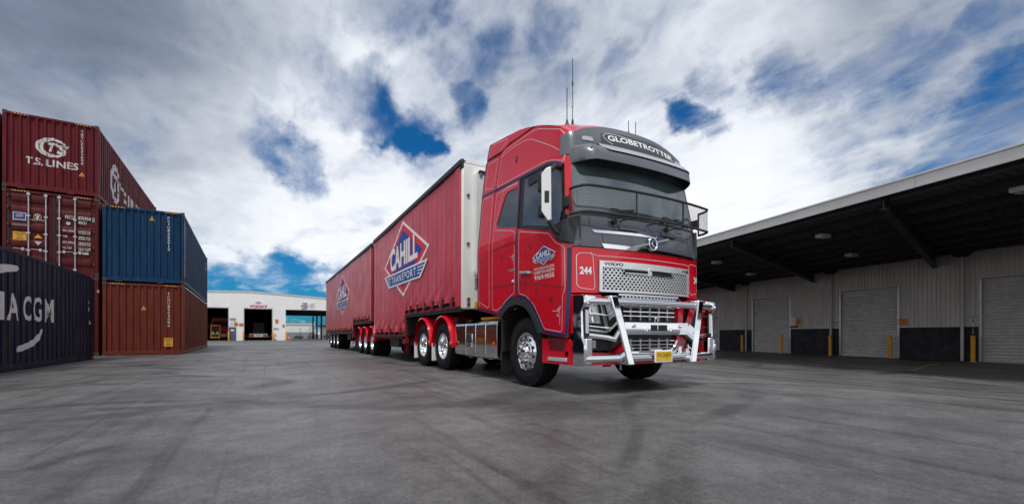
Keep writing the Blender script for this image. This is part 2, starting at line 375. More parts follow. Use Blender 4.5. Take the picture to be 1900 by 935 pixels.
# lettering -----------------------------------------------------------------
_tx = {}
def text_geo(txt, bold=0.0, shear=0.0, space=1.0):
    """triangles of a word, scaled to the unit square"""
    key = (txt, bold, shear, space)
    if key in _tx: return _tx[key]
    cu = bpy.data.curves.new('word', 'FONT'); cu.body = txt; cu.offset = bold; cu.resolution_u = 3; cu.shear = shear; cu.space_character = space
    ob = bpy.data.objects.new('word', cu); COL.objects.link(ob)
    dg = bpy.context.evaluated_depsgraph_get(); me = bpy.data.meshes.new_from_object(ob.evaluated_get(dg))
    vs = [(v.co.x, v.co.y) for v in me.vertices]; fs = [tuple(p.vertices) for p in me.polygons]
    bpy.data.objects.remove(ob); bpy.data.curves.remove(cu); bpy.data.meshes.remove(me)
    x0 = min(v[0] for v in vs); x1 = max(v[0] for v in vs); y0 = min(v[1] for v in vs); y1 = max(v[1] for v in vs)
    vs = [((v[0] - x0) / (x1 - x0), (v[1] - y0) / (y1 - y0)) for v in vs]
    _tx[key] = (vs, fs); return vs, fs
def flat(mb, vs, fs, f, m, cu=None, cv=None):
    """maps 2-D geometry through f(u,v) after cutting it along u (and v) positions"""
    if cu or cv:
        bm = bmesh.new(); bv = [bm.verts.new((p[0], p[1], 0)) for p in vs]
        for q in fs:
            try: bm.faces.new([bv[i] for i in q])
            except ValueError: pass
        lo = min(p[0] for p in vs); hi = max(p[0] for p in vs); l2 = min(p[1] for p in vs); h2 = max(p[1] for p in vs)
        for axis, lst, a, b in (((1, 0, 0), cu or [], lo, hi), ((0, 1, 0), cv or [], l2, h2)):
            for c in lst:
                if a < c < b: bmesh.ops.bisect_plane(bm, geom=bm.verts[:] + bm.edges[:] + bm.faces[:], plane_co=[c * k for k in axis], plane_no=axis)
        bm.verts.index_update(); vs = [(v.co.x, v.co.y) for v in bm.verts]; fs = [tuple(v.index for v in q.verts) for q in bm.faces]; bm.free()
    mb.add([f(*p) for p in vs], fs, m)
def word(mb, txt, u0, v0, w, h, f, m, bold=0.0, cu=None, cv=None, shear=0.0, space=1.0):
    vs, fs = text_geo(txt, bold, shear, space)
    flat(mb, [(u0 + x * w, v0 + y * h) for x, y in vs], fs, f, m, cu, cv)
def poly(mb, pts, f, m, cu=None, cv=None, holes=()):
    loops = [[Vector((p[0], p[1], 0)) for p in pts]] + [[Vector((p[0], p[1], 0)) for p in h] for h in holes]
    vs = [p for p in pts] + [p for h in holes for p in h]
    flat(mb, vs, [tuple(t) for t in tessellate_polygon(loops)], f, m, cu, cv)
def frange(a, b, s):
    n = max(1, int(abs(b - a) / s + .5)); return [a + (b - a) * i / n for i in range(n + 1)]
def patch(mb, pts, f, off, thick, m, res=0.06, holes=()):
    """a panel: polygon laid on the surface f(u,v,off) with real thickness"""
    us = [p[0] for p in pts]; vs_ = [p[1] for p in pts]
    bm = bmesh.new()
    allp = list(pts) + [p for h in holes for p in h]
    loops = [[Vector((p[0], p[1], 0)) for p in pts]] + [[Vector((p[0], p[1], 0)) for p in h] for h in holes]
    bv = [bm.verts.new((p[0], p[1], 0)) for p in allp]
    for t in tessellate_polygon(loops):
        try: bm.faces.new([bv[i] for i in t])
        except ValueError: pass
    for axis, lst in (((1, 0, 0), frange(min(us), max(us), res)[1:-1]), ((0, 1, 0), frange(min(vs_), max(vs_), res)[1:-1])):
        for c in lst: bmesh.ops.bisect_plane(bm, geom=bm.verts[:] + bm.edges[:] + bm.faces[:], plane_co=[c * k for k in axis], plane_no=axis)
    bm.verts.index_update()
    top = [f(v.co.x, v.co.y, off) for v in bm.verts]; bot = [f(v.co.x, v.co.y, off - thick) for v in bm.verts]
    fs = [tuple(v.index for v in q.verts) for q in bm.faces]; n = len(top)
    side = []; 
    for ed in bm.edges:
        if len(ed.link_faces) == 1:
            a, b = ed.verts[0].index, ed.verts[1].index; side.append((a, b, n + b, n + a))
    bm.free()
    mb.add(top + bot, fs + side, m)
def smooth_path(pts, it=2, closed=False):
    for _ in range(it):
        q = [] if closed else [pts[0]]
        k = len(pts)
        for i in range(k if closed else k - 1):
            a, b = pts[i], pts[(i + 1) % k]
            q += [tuple(.75 * x + .25 * y for x, y in zip(a, b)), tuple(.25 * x + .75 * y for x, y in zip(a, b))]
        if not closed: q.append(pts[-1])
        pts = q
    return pts
def round_poly(pts, r, n=4):
    """fillets the corners of a polygon"""
    out = []; k = len(pts)
    for i in range(k):
        p = Vector(pts[i]); a = Vector(pts[i - 1]) - p; b = Vector(pts[(i + 1) % k]) - p
        d = min(r, a.length * .45, b.length * .45); a = p + a.normalized() * d; b = p + b.normalized() * d
        for j in range(n + 1):
            t = j / n; out.append(tuple(a * (1 - t) ** 2 + p * 2 * t * (1 - t) + b * t * t))
    return out
def stripe(mb, pts, wd, f, off, m, closed=False, res=0.05):
    """a thin coach line following the surface"""
    P = []
    k = len(pts)
    for i in range(k if closed else k - 1):
        a, b = pts[i], pts[(i + 1) % k]; d = math.dist(a, b); n = max(1, int(d / res))
        P += [(a[0] + (b[0] - a[0]) * j / n, a[1] + (b[1] - a[1]) * j / n) for j in range(n)]
    if not closed: P.append(pts[-1])
    k = len(P); A = []; B = []
    for i in range(k):
        a = P[i - 1] if (closed or i > 0) else P[i]; b = P[(i + 1) % k] if (closed or i < k - 1) else P[i]
        dx, dy = b[0] - a[0], b[1] - a[1]; l = math.hypot(dx, dy) or 1; nx, ny = -dy / l * wd / 2, dx / l * wd / 2
        A.append(f(P[i][0] + nx, P[i][1] + ny, off)); B.append(f(P[i][0] - nx, P[i][1] - ny, off))
    fs = [(i, (i + 1) % k, k + (i + 1) % k, k + i) for i in range(k if closed else k - 1)]
    mb.add(A + B, fs, m)
def ell(cx, cy, rx, ry, n=24, a0=0, a1=360):
    full = abs(a1 - a0) >= 360
    return [(cx + rx * math.cos(R(a0 + (a1 - a0) * i / (n if full else n - 1))), cy + ry * math.sin(R(a0 + (a1 - a0) * i / (n if full else n - 1)))) for i in range(n)]
def transport_logo(mb, P, big=True, cuts=None):
    """diamond crest with slanted banner; P(u,v,layer) places it, u and v in -1..1"""
    def ly(k): return lambda u, v: P(u, v, k)
    def scl(pts, k): return [(u * k, v * k) for u, v in pts]
    D = [(0, 1), (1, 0), (0, -1), (-1, 0)]
    poly(mb, D, ly(1), WHT, cuts); poly(mb, scl(D, .92), ly(2), LRED, cuts)
    poly(mb, scl(D, .76 if big else .86), ly(3), LBLUE, cuts)
    sk = lambda f: (lambda u, v: f(u, v + .05 * u))
    word(mb, 'CAHILL', -.615, -.228, 1.24, .64, sk(ly(4)), LRED if big else LBLUE, .03, cuts)
    word(mb, 'CAHILL', -.64, -.19, 1.24, .64, sk(ly(5)), WHT, .035, cuts)
    B = [(-.97, -.29), (.97, -.29), (.70, -.66), (-.70, -.66)]
    poly(mb, B, ly(6), WHT, cuts)
    poly(mb, [(-.88, -.335), (.88, -.335), (.665, -.615), (-.665, -.615)], ly(7), LBLUE, cuts)
    for sg in (-1, 1):
        for q in range(3):
            v0 = -.385 - q * .075; x1 = .845 - q * .065
            poly(mb, [(sg * .60, v0), (sg * x1, v0), (sg * (x1 - .02), v0 - .026), (sg * .60, v0 - .026)], ly(8), WHT, cuts)
    word(mb, 'TRANSPORT', -.55, -.575, 1.10, .20, ly(8), WHT, .012, cuts, space=1.25)

# ================================================================== GROUND
DP = (29.28, 7.13); DU = (.2146, .9767); DN = (-.9767, .2146)      # dock wall base point, along-wall and out-of-wall directions
def sstep(a, b, x):
    t = max(0, min(1, (x - a) / (b - a))); return t * t * (3 - 2 * t)
def gz(x, y):
    n = (x - DP[0]) * DN[0] + (y - DP[1]) * DN[1]
    return -.5 * (1 - sstep(12.5, 22, n))
def axis_vals(a, b, st): return [-3000, -900, -300, -120] + frange(a, b, st) + [150, 320, 900, 3000]
gx = axis_vals(-60, 75, 1.5); gy = axis_vals(-45, 110, 2.5)
g = MB(); g.grid([[(x, y, gz(x, y)) for x in gx] for y in gy], ground_mat())
g.build('ground', kind='structure', smooth=60)

def dock_xy(lx, ly):      # dock-local (x into the building, y along wall) -> world
    return (DP[0] - lx * DN[0] + ly * DU[0], DP[1] - lx * DN[1] + ly * DU[1])
lm = MB()
line = [(-10.9, 9.0), (-10.75, 5.15), (-10.14, 3.13), (-9.89, 1.13), (-9.16, -1.0), (-8.84, -2.42)]
def strip(pts, wd):
    a = []; b = []
    for i, p in enumerate(pts):
        q0 = pts[max(0, i - 1)]; q1 = pts[min(len(pts) - 1, i + 1)]
        dx, dy = q1[0] - q0[0], q1[1] - q0[1]; l = math.hypot(dx, dy); nx, ny = -dy / l * wd / 2, dx / l * wd / 2
        for s_, lst in ((1, a), (-1, b)):
            X, Y = dock_xy(p[0] + s_ * nx, p[1] + s_ * ny); lst.append((X, Y, gz(X, Y) + .005))
    lm.grid([a, b], MATS['line_yellow'])
mat('line_yellow', (0.62, 0.29, 0.03), 0.7, 0, 0, 14, col2=(0.22, 0.17, 0.11))
strip(line, .10); strip([(-8.80, -2.42), (-6.2, -1.3), (-3.0, -.05)], .10)
lm.build('yellow_line', kind='structure', smooth=0)

# ================================================================== WORKSHOP (white shed at the far side)
WY = 65.5
ws = empty('workshop_building', (0, WY, 0)); tag(ws, 'long low white metal workshop shed with dark open bays behind the trailers', 'workshop')
def rib(u, p=.24, d=.022):      # standing-rib sheet profile
    t = (u / p) % 1.0
    return -d if t < .16 else 0.0
def clad_wall(mb, x0, x1, zb, ztop, m, p=.24, d=.022, f=None):
    """ribbed sheet between x0..x1 from zb to ztop(x); f maps (u, depth, z)"""
    xs = []
    k = math.floor(x0 / p)
    while k * p < x1:
        for e, dd in ((0, 0), (.03, -d), (.16, -d), (.19, 0)):
            q = (k + e) * p
            if x0 < q < x1: xs.append((q, dd))
        k += 1
    xs = [(x0, 0)] + xs + [(x1, 0)]
    mb.grid([[f(x, dd, zb) for x, dd in xs], [f(x, dd, ztop(x)) for x, dd in xs]], m)
def wroof(x):
    return 6.12 + .032 * (x + 6.2) if x < -1.61 else 6.27 - (x + 1.61) * .056
wf = lambda u, d, z: (u, d, z)
cl = MB()
for a, b, zb in ((-16, -9.2, 0), (-9.2, -3.93, 4.05), (-3.93, -3.90, 0), (-3.90, -3.06, 1.72), (-3.06, -2.19, 0), (-2.19, .90, 4.05), (.90, 2.49, 0), (2.49, 12.5, 4.06)):
    clad_wall(cl, a, b, zb, wroof, CLAD, f=wf)
cl.build('cladding', ws, smooth=0)
t = MB()
for a, b in ((-16, -1.61), (-1.61, 12.5)):
    t.prism([(a, wroof(a) - .10), (b, wroof(b) - .10), (b, wroof(b) + .06), (a, wroof(a) + .06)], 'y', -.07, .12, FASC)
t.build('roof_capping', ws)
t = MB(); t.grid([[(x, y, wroof(x) + .02) for x in (-16, -1.61, 12.5)] for y in (.13, 16)], CLAD); t.build('roof', ws, smooth=0)
t = MB()      # rooms behind the bays
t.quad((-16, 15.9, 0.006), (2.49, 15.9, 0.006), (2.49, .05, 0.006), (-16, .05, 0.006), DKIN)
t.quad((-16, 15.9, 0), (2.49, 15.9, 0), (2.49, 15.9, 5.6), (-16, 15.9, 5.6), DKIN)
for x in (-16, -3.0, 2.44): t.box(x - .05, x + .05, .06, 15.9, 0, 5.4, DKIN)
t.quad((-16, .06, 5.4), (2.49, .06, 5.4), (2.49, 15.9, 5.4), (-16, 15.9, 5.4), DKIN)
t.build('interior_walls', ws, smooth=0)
t = MB(); t.box(2.5, 12.5, .1, 16.4, 4.02, 4.14, BEAM)
for y in (3, 6, 9, 12, 15): t.box(2.5, 12.5, y - .1, y + .1, 3.86, 4.02, BEAM)
t.build('canopy_ceiling', ws, smooth=0)
for x, y in ((7.25, 16.2), (7.35, 11.0), (7.45, 5.6), (7.6, .35), (12.3, .35), (12.3, 16.2)):
    t = MB(); t.box(-.11, .11, -.11, .11, 0, 3.86, BEAM); t.build('column', ws, loc=(x, y, 0))
for a, b, h in ((-9.2, -3.93, 4.05), (-2.19, .90, 4.05)):
    t = MB(); t.box(a - .06, a, -.05, .1, 0, h, STEEL); t.box(b, b + .06, -.05, .1, 0, h, STEEL); t.box(a - .06, b + .06, -.05, .1, h + .002, h + .12, STEEL); t.build('bay_frame', ws, bevel=.006)
d = MB(); d.box(-3.87, -3.07, -.03, .03, 0.01, 1.70, DOORG); dr = d.build('door', ws, bevel=.006)
d = MB(); d.box(-3.93, -3.872, -.045, .05, 0, 1.76, WHITE); d.box(-3.068, -3.01, -.045, .05, 0, 1.76, WHITE); d.box(-3.872, -3.068, -.045, .05, 1.702, 1.76, WHITE); d.build('frame', dr)
d = MB(); d.tube([(-3.14, -.05, .85), (-3.14, -.08, .85), (-3.24, -.08, .85)], .015, STEEL); d.build('handle', dr)
d = MB(); d.box(-3.66, -3.3, -.036, -.031, 1.22, 1.38, WHT); d.build('notice', dr)
d = MB(); d.box(-3.75, -3.13, -.18, -.03, 2.72, 2.85, STEEL); d.box(-3.7, -3.18, -.17, -.04, 2.69, 2.719, LENS); lt = d.build('wall_light', bevel=.01, loc=(0, WY, 0)); tag(lt, 'slim grey strip light on the white wall above the blue-grey door', 'wall light')

def sign_board(name, x0, x1, z0, z1, m, label, draw=None, y=WY - .035, cat='sign'):
    s = MB(); s.box(x0, x1, y - .02, y, z0, z1, m); F = lambda u, v: (u, y - .024, v)
    if draw: draw(s, F)
    o = s.build(name, smooth=0); tag(o, label, cat); return o
RL = mat('sign_red', (0.55, 0.015, 0.04), 0.45)
BL = mat('sign_black', (0.02, 0.02, 0.025), 0.5)
def d_work(s, F):
    word(s, 'WORKSHOP', -1.62, 4.12, 1.98, .46, F, RL, .045)
    tp = lambda u, v, k: (-.63 + .42 * u, WY - .059 - .002 * k, 4.86 + .19 * v)
    transport_logo(s, tp, False)
sign_board('workshop_sign', -1.75, .45, 4.08, 5.06, WHT, 'white WORKSHOP sign in red letters with a small crest over the middle bay', d_work)
def d_yard(s, F):
    for i, w in enumerate(('YARD', 'SPEED', 'LIMIT')):
        hw = (.34, .46, .40)[i]; word(s, w, 4.78 - hw, 4.78 - i * .32, 2 * hw, .27, F, BL, .05)
    vs = ell(5.68, 4.60, .36, .36, 32); poly(s, vs, F, RL, holes=[ell(5.68, 4.60, .30, .30, 32)])
    word(s, '5', 5.57, 4.44, .22, .32, F, BL, .06); word(s, 'km/h', 5.9, 4.98, .25, .1, F, LBLUE)
sign_board('speed_limit_sign', 4.24, 6.25, 4.08, 5.16, WHT, 'white YARD SPEED LIMIT 5 sign with red ring over the open drive-through', d_yard)
def d_lines(x0, x1, z0, z1, n, m):
    def f(s, F):
        for i in range(n):
            z = z1 - (i + 1) * (z1 - z0) / (n + 1); ins = (x1 - x0) * (.12 + .1 * (i % 2)); h = (z1 - z0) / (n + 1) * .45
            s.quad(F(x0 + ins, z - h / 2), F(x1 - ins, z - h / 2), F(x1 - ins, z + h / 2), F(x0 + ins, z + h / 2), m)
    return f
def d_tri(cx, cz, w, m1):
    def f(s, F):
        poly(s, [(cx - w, cz - w * .8), (cx + w, cz - w * .8), (cx, cz + w)], F, m1, holes=[[(cx - w * .55, cz - w * .5), (cx + w * .55, cz - w * .5), (cx, cz + w * .5)]])
        s.quad(F(cx - w * .9, cz - w * 1.25), F(cx + w * .9, cz - w * 1.25), F(cx + w * .9, cz - w * 1.0), F(cx - w * .9, cz - w * 1.0), m1)
    return f
sign_board('notice_sign', -3.80, -3.36, 1.86, 2.30, WHT, 'square white notice left of the orange ones above the blue-grey door', d_lines(-3.80, -3.36, 1.86, 2.30, 3, STEEL))
sign_board('warning_sign', -3.30, -2.88, 1.84, 2.30, ORG, 'square orange warning sign with black pictogram right of the white notice', d_tri(-3.09, 2.10, .15, BL))
sign_board('notice_sign', -2.76, -2.30, 1.85, 2.20, ORG, 'wide orange notice beside the yellow bollard left of the middle bay', d_lines(-2.76, -2.30, 1.85, 2.20, 3, mat('sign_brown', (0.33, 0.10, 0.015), 0.5)))
sign_board('warning_sign', 1.28, 1.63, 2.25, 2.75, ORG, 'tall orange warning sign on the wall pier high above the two blue discs', d_lines(1.28, 1.63, 2.25, 2.75, 4, MATS['sign_brown']))
sign_board('warning_sign', 2.12, 2.36, 1.73, 2.10, ORG, 'small orange warning sign at the edge of the open drive-through', d_tri(2.24, 1.93, .085, BL))
for x, lb in ((1.22, 'left round blue mandatory disc low on the white wall pier'), (1.53, 'right round blue mandatory disc low on the white wall pier')):
    s = MB(); s.lathe([(-.03, .125), (0, .125)], SIGNB, 'y', (x, WY - .03, 1.52), 24)
    s.lathe([(-.034, .05), (-.031, .05)], WHT, 'y', (x, WY - .03, 1.55), 12); s.box(x - .03, x + .03, WY - .065, WY - .061, 1.43, 1.50, WHT)
    tag(s.build('safety_disc'), lb, 'sign', 'blue safety discs')
s = MB(); s.box(1.18, 1.28, WY - .12, WY - .03, .62, .86, STEEL); s.tube([(1.36, WY - .05, .8), (1.36, WY - .15, .78), (1.42, WY - .15, .74)], .025, STEEL); tag(s.build('tap_box', bevel=.005), 'small grey tap box on the wall pier under the blue discs', 'tap')
s = MB()
for dx in (0, .13): s.prism(smooth_path([(0, 0), (.0, .08), (.09, .12), (.11, .2), (.20, .2), (.20, 0)], 1, True), 'x', 1.16 + dx, 1.25 + dx, BLK, Matrix.Translation((0, WY - .30, 0)))
tag(s.build('work_boots'), 'pair of black boots standing at the foot of the white wall pier', 'boots')

def bollard(x, y, z, h, r, label, group):
    b = MB(); b.lathe([(0, r), (h - r * .5, r), (h - r * .2, r * .9), (h, r * .45)], YEL, 'z', n=20)
    b.lathe([(-.004, r * 1.9), (.012, r * 1.9)], STEEL, 'z', n=16)
    o = b.build('bollard', loc=(x, y, z)); tag(o, label, 'bollard', group); return o
for x, lb in ((-3.86, 'yellow bollard between the left bay and the blue-grey door'), (-2.27, 'yellow bollard at the left edge of the middle workshop bay'), (.98, 'yellow bollard at the right edge of the middle workshop bay'), (2.55, 'yellow bollard at the left edge of the open drive-through')):
    bollard(x, WY - .25, 0, 1.17, .085, lb, 'yellow bollards along the workshop')

# truck and yellow forklift inside the left bay, trailer tail inside the middle one
RT = empty('parked_truck', (-5.2, WY + 7.0, 0)); tag(RT, 'red lorry cab parked in the shadow of the left workshop bay', 'truck')
b = MB(); b.prism(round_poly([(-1.2, .75), (1.2, .75), (1.15, 2.1), (.95, 3.05), (-.95, 3.05), (-1.15, 2.1)], .15), 'y', 0, 2.2, RED); b.build('cab', RT, bevel=.05)
b = MB(); b.prism(round_poly([(-1.0, 1.85), (1.0, 1.85), (.88, 2.6), (-.88, 2.6)], .1), 'y', -.02, .02, GLASS); b.build('windscreen', RT)
b = MB(); b.box(-1.2, 1.2, -.18, .1, .42, .85, WHITE); b.build('bumper', RT, bevel=.04)
for sx in (-1, 1):
    b = MB(); b.lathe([(-.02, .13), (.02, .13)], LENS, 'y', (sx * .85, -.19, .66), 20); b.build('headlight', RT)
    b = MB(); b.lathe([(-.15, .3), (-.15, .5), (.15, .5), (.15, .3)], RUB, 'x', (sx * 1.0, 1.0, .5), 24); b.build('wheel', RT)
    b = MB(); b.box(sx * 1.42 - .1, sx * 1.42 + .1, .1, .2, 1.7, 2.4, BLK); b.tube([(sx * 1.15, .3, 2.3), (sx * 1.42, .16, 2.2)], .02, BLK); b.build('mirror', RT)
FK = empty('forklift', (-5.48, WY + 2.3, 0)); FK.scale = (.8, .8, .95); tag(FK, 'small yellow forklift with white lamps standing in the left workshop bay', 'forklift')
b = MB(); b.box(-.68, .68, .3, 1.9, .28, .95, YEL); b.box(-.45, .45, .295, .302, .5, .8, BLK); b.build('body', FK, bevel=.04)
b = MB()
for sx in (-1, 1): b.tube([(sx * .62, .35, .9), (sx * .62, .45, 2.0), (sx * .62, 1.5, 2.05), (sx * .62, 1.8, .9)], .05, YEL, 6)
b.tube([(-.62, .45, 2.0), (.62, .45, 2.0)], .05, YEL, 6); b.box(-.66, .66, .45, 1.55, 2.04, 2.1, YEL); b.build('overhead_guard', FK)
for sx in (-1, 1):
    b = MB(); b.lathe([(-.06, .14), (.0, .14)], mat('lamp_white_%d' % (sx > 0), (0.8, 0.8, 0.76), .2), 'y', (sx * .3, .3, 1.05), 20); b.build('lamp', FK)
    b = MB(); b.lathe([(-.12, .15), (-.12, .3), (.12, .3), (.12, .15)], RUB, 'x', (sx * .6, .65, .3), 20); b.build('wheel', FK)
b = MB(); b.box(-.25, .25, 1.0, 1.5, .95, 1.15, BLK); b.box(-.25, .25, 1.45, 1.55, 1.15, 1.6, BLK); b.build('seat', FK, bevel=.03)
TT = empty('parked_trailer', (-.65, WY + 1.6, 0)); tag(TT, 'back end of a trailer with pale tail board inside the middle workshop bay', 'trailer')
b = MB(); b.box(-1.05, 1.05, 0, .1, .42, .86, WHITE); b.box(-1.02, 1.02, .102, 8, .75, .95, CHAS); b.build('tail_board', TT, bevel=.01)
for sx in (-1, 1):
    b = MB(); b.box(sx * .75 - .24, sx * .75 + .24, -.04, -.002, .50, .68, REDL); b.box(sx * .75 - .22, sx * .75 + .22, -.035, -.002, .70, .80, AMB); b.build('tail_lamp', TT)
    for yy in (1.2, 2.4): b = MB(); b.lathe([(-.15, .28), (-.15, .48), (.15, .48), (.15, .28)], RUB, 'x', (sx * .9, yy, .48), 20); b.build('wheel', TT)
b = MB(); b.box(-.3, .3, -.03, -.002, .54, .78, SILV); word(b, 'TRAILER', -.24, .62, .48, .09, lambda u, v: (u, -.034, v), BL); b.build('plate', TT)
b = MB(); b.box(-.7, .7, 3.0, 8.0, .96, 2.4, BEAM); b.build('load_box', TT, bevel=.03)
for a, bb in (((-2.19, 65.6, .82), (-1.72, 66.9, .45)), ((.90, 65.6, .82), (.42, 66.9, .45))):
    ch = MB(); pts = [(a[0] + (bb[0] - a[0]) * i / 8, a[1] + (bb[1] - a[1]) * i / 8, a[2] + (bb[2] - a[2]) * i / 8 - .12 * math.sin(math.pi * i / 8)) for i in range(9)]; ch.tube(pts, .02, YEL, 5)
    tag(ch.build('barrier_chain'), 'yellow chain from the %s bollard to the trailer tail in the middle bay' % ('left' if a[0] < 0 else 'right'), 'chain', 'yellow chains in the middle bay')

# things seen through the drive-through
fb = empty('warehouse', (0, 96, 0)); tag(fb, 'distant pale warehouse wall seen through the open drive-through', 'warehouse')
b = MB(); clad_wall(b, -6, 8.7, 1.2, lambda x: 2.75, WHITE, .5, .03, wf); b.build('wall', fb, smooth=0)
b = MB(); b.box(-6, 8.7, -.04, .2, .02, 1.198, STEEL); b.build('base_wall', fb); b = MB(); b.box(-6.1, 8.8, -.15, 9, 2.751, 2.9, WHITE); b.build('roof', fb)
sh = empty('tin_shed', (10.9, 92, 0)); tag(sh, 'small grey corrugated shed with rusty brown roof beyond the columns', 'shed')
b = MB(); clad_wall(b, -1.5, 2.6, 0, lambda x: 2.25, STEEL, .3, .04, wf); b.build('wall', sh, smooth=0); b = MB(); b.box(-1.6, 2.7, -.2, 3, 2.252, 2.62, RUST); b.build('roof', sh, bevel=.02)
def leafy(name, x, y, w, h, n, label, group=None):
    s = MB(); rnd = random.Random(int(x * 100) + n)
    for _ in range(n):
        a = rnd.uniform(0, 6.28); q = rnd.random() ** .6; cx = math.cos(a) * q * w; cy = math.sin(a) * q * w * .7; cz = rnd.random() * h * (1 - .55 * q)
        l = rnd.uniform(.10, .22); d1 = Vector((rnd.gauss(0, 1), rnd.gauss(0, 1), rnd.gauss(.4, .7))).normalized(); d2 = d1.orthogonal().normalized() * l * .4; c = Vector((cx, cy, cz + .05))
        s.add([c, c + d1 * l * .5 + d2, c + d1 * l, c + d1 * l * .5 - d2], [(0, 1, 2, 3)], SHRUB)
    o = empty(name, (x, y, 0)); fo = s.build('foliage', o, smooth=0, recalc=False)
    st = MB()
    for k in range(4): st.tube([(0, 0, 0), (rnd.uniform(-.5, .5) * w, rnd.uniform(-.3, .3) * w, h * .7)], [.03, .012], RUST, 5)
    st.build('stem', o); tag(o, label, 'shrub', group)
leafy('shrub', 7.6, 85.5, .9, 1.3, 420, 'low dark shrub at the foot of the white access ladder', 'shrubs behind the drive-through')
leafy('shrub', 5.3, 86.5, .8, .7, 260, 'flat weedy shrub left of the access ladder', 'shrubs behind the drive-through')
leafy('shrub', 10.2, 87, .9, .9, 320, 'small shrub in front of the grey tin shed', 'shrubs behind the drive-through')
ld = empty('access_ladder', (7.05, 83.5, 0)); tag(ld, 'white mobile access ladder standing behind the drive-through columns', 'ladder')
b = MB()
for sx in (-.35, .35):
    b.tube([(sx - .35, 0, .1), (sx + .25, 0, 2.2)], .035, WHITE, 6); b.tube([(sx + .45, .6, .1), (sx + .25, .2, 2.2)], .035, WHITE, 6); b.tube([(sx + .25, 0, 2.2), (sx + .25, 0, 3.0), (sx + .25, .5, 3.0), (sx + .25, .5, 2.2)], .03, WHITE, 6)
b.build('frame', ld)
for k in range(6):
    b = MB(); q = .3 + k * .34; ox = -.35 + (q - .1) / 2.1 * .6; b.box(ox - .35, ox + .35, -.06, .12, q, q + .04, WHITE); b.build('step', ld)
b = MB(); b.box(-.1, .6, -.05, .55, 2.18, 2.22, WHITE); b.build('platform', ld)
pc = empty('post', (5.35, 83, 0)); tag(pc, 'thin dark post standing before the pale warehouse wall', 'post'); b = MB(); b.tube([(0, 0, 0), (0, 0, 1.9)], .04, BLK, 8); b.build('pole', pc)
b = MB(); b.box(-.12, .12, -.12, .12, 0, .04, CONC); b.build('foot', pc)
tc_ = empty('traffic_cone', (2.9, WY + .6, 0)); tag(tc_, 'orange traffic cone beside the drive-through bollard', 'cone')
b = MB(); b.lathe([(.03, .17), (.62, .04), (.64, .02)], CONE, 'z', n=20); b.build('cone', tc_); b = MB(); b.box(-.2, .2, -.2, .2, 0, .035, CONE); b.build('base', tc_, bevel=.01); b = MB(); b.lathe([(.28, .123), (.40, .096)], WHT, 'z', n=20, cap=False); b.build('band', tc_)

# ================================================================== DOCK (right-hand warehouse with canopy)
DR = -math.atan2(DU[0], DU[1])
dock = empty('dock_building', (DP[0], DP[1], -.5), DR); tag(dock, 'long warehouse with beige ribbed walls, roller shutters and deep loading canopy', 'warehouse')
PER = 6.55; DW = 3.14; DH = 3.89; DADO_H = 1.68; WH_ = 5.35
Y0d, Y1d = -16.5, 34.0
df = lambda u, d_, z: (d_, u, z)
doors = [k * PER for k in range(-2, 5)]         # shutter spans (y - DW .. y)
door_spans = [(y - DW + (0 if 1 else 0), y) for y in doors]
door_spans = [(0 - DW, 0), (3.40, 6.54), (9.95, 13.09), (16.5, 19.64), (23.05, 26.2), (-9.7, -6.56)]
door_spans.sort()
ys = [Y0d] + [v for s_ in door_spans for v in s_] + [Y1d]
cl = MB(); dd = MB(); rl = MB()
for i in range(0, len(ys), 2):
    a, b = ys[i] + (.06 if i else 0), ys[i + 1] - .06
    clad_wall(cl, a, b, DADO_H, lambda x: WH_ + .1, DCLAD, .19, .035, df)
    q = a
    nP = max(1, round((b - a) / 3.3))
    for k in range(nP):
        p0 = a + (b - a) * k / nP; p1 = a + (b - a) * (k + 1) / nP
        pm = MB(); pm.box(0.0, .15, p0 + .006, p1 - .006, 0, DADO_H - .03, DADO); pm.build('precast_panel', dock, bevel=.008)
    rl = MB(); rl.box(-.05, .04, a, b, DADO_H - .028, DADO_H + .02, STEEL); rl.build('sill_flashing', dock, bevel=.005)
for a, b in door_spans: clad_wall(cl, a - .06, b + .06, DH + .1, lambda x: WH_ + .1, DCLAD, .19, .035, df)
cl.build('cladding', dock, smooth=0)
b = MB(); b.box(.35, 14, Y0d, Y1d, 0, WH_ + .6, BEAM); b.build('back_shell', dock)
for a, b in door_spans:
    s = MB(); rows = []; z = 0.03; k = 0
    prof = []
    while z < DH:
        for e, dp in ((0, .04), (.020, -.030), (.070, -.055), (.118, -.030), (.134, .04)): prof.append((z + e, dp))
        z += .148
    prof = [(p, q) for p, q in prof if p < DH - .01]
    s.grid([[(.10 + q, a + .05, p) for p, q in prof], [(.10 + q, b - .05, p) for p, q in prof]], SHUT)
    rd = s.build('roller_shutter', dock, smooth=50)
    s = MB(); s.box(-.04, .14, a - .06, a + .05, 0, DH + .003, STEEL); s.box(-.04, .14, b - .05, b + .06, 0, DH + .003, STEEL); s.box(-.03, .14, a - .06, b + .06, DH + .005, DH + .1, DCLAD); s.build('guide_frame', rd, bevel=.005)
    s = MB(); s.box(.03, .12, a + .05, b - .05, 0, .06, STEEL); s.build('bottom_bar', rd, bevel=.005)
for y in (.62, 7.03, 13.6, 20.1, -5.95):
    s = MB(); s.tube([(-.14, y, .02), (-.14, y, WH_ - .1)], .065, DCLAD, 12); s.build('downpipe', dock)
    s = MB(); s.prism([(-.16, 0), (.16, 0), (.34, .12), (.34, .24), (-.34, .24), (-.34, .12)], 'x', -.28, -.04, BEAM, Matrix.Translation((0, y, WH_ - .34))); s.build('rain_head', dock)
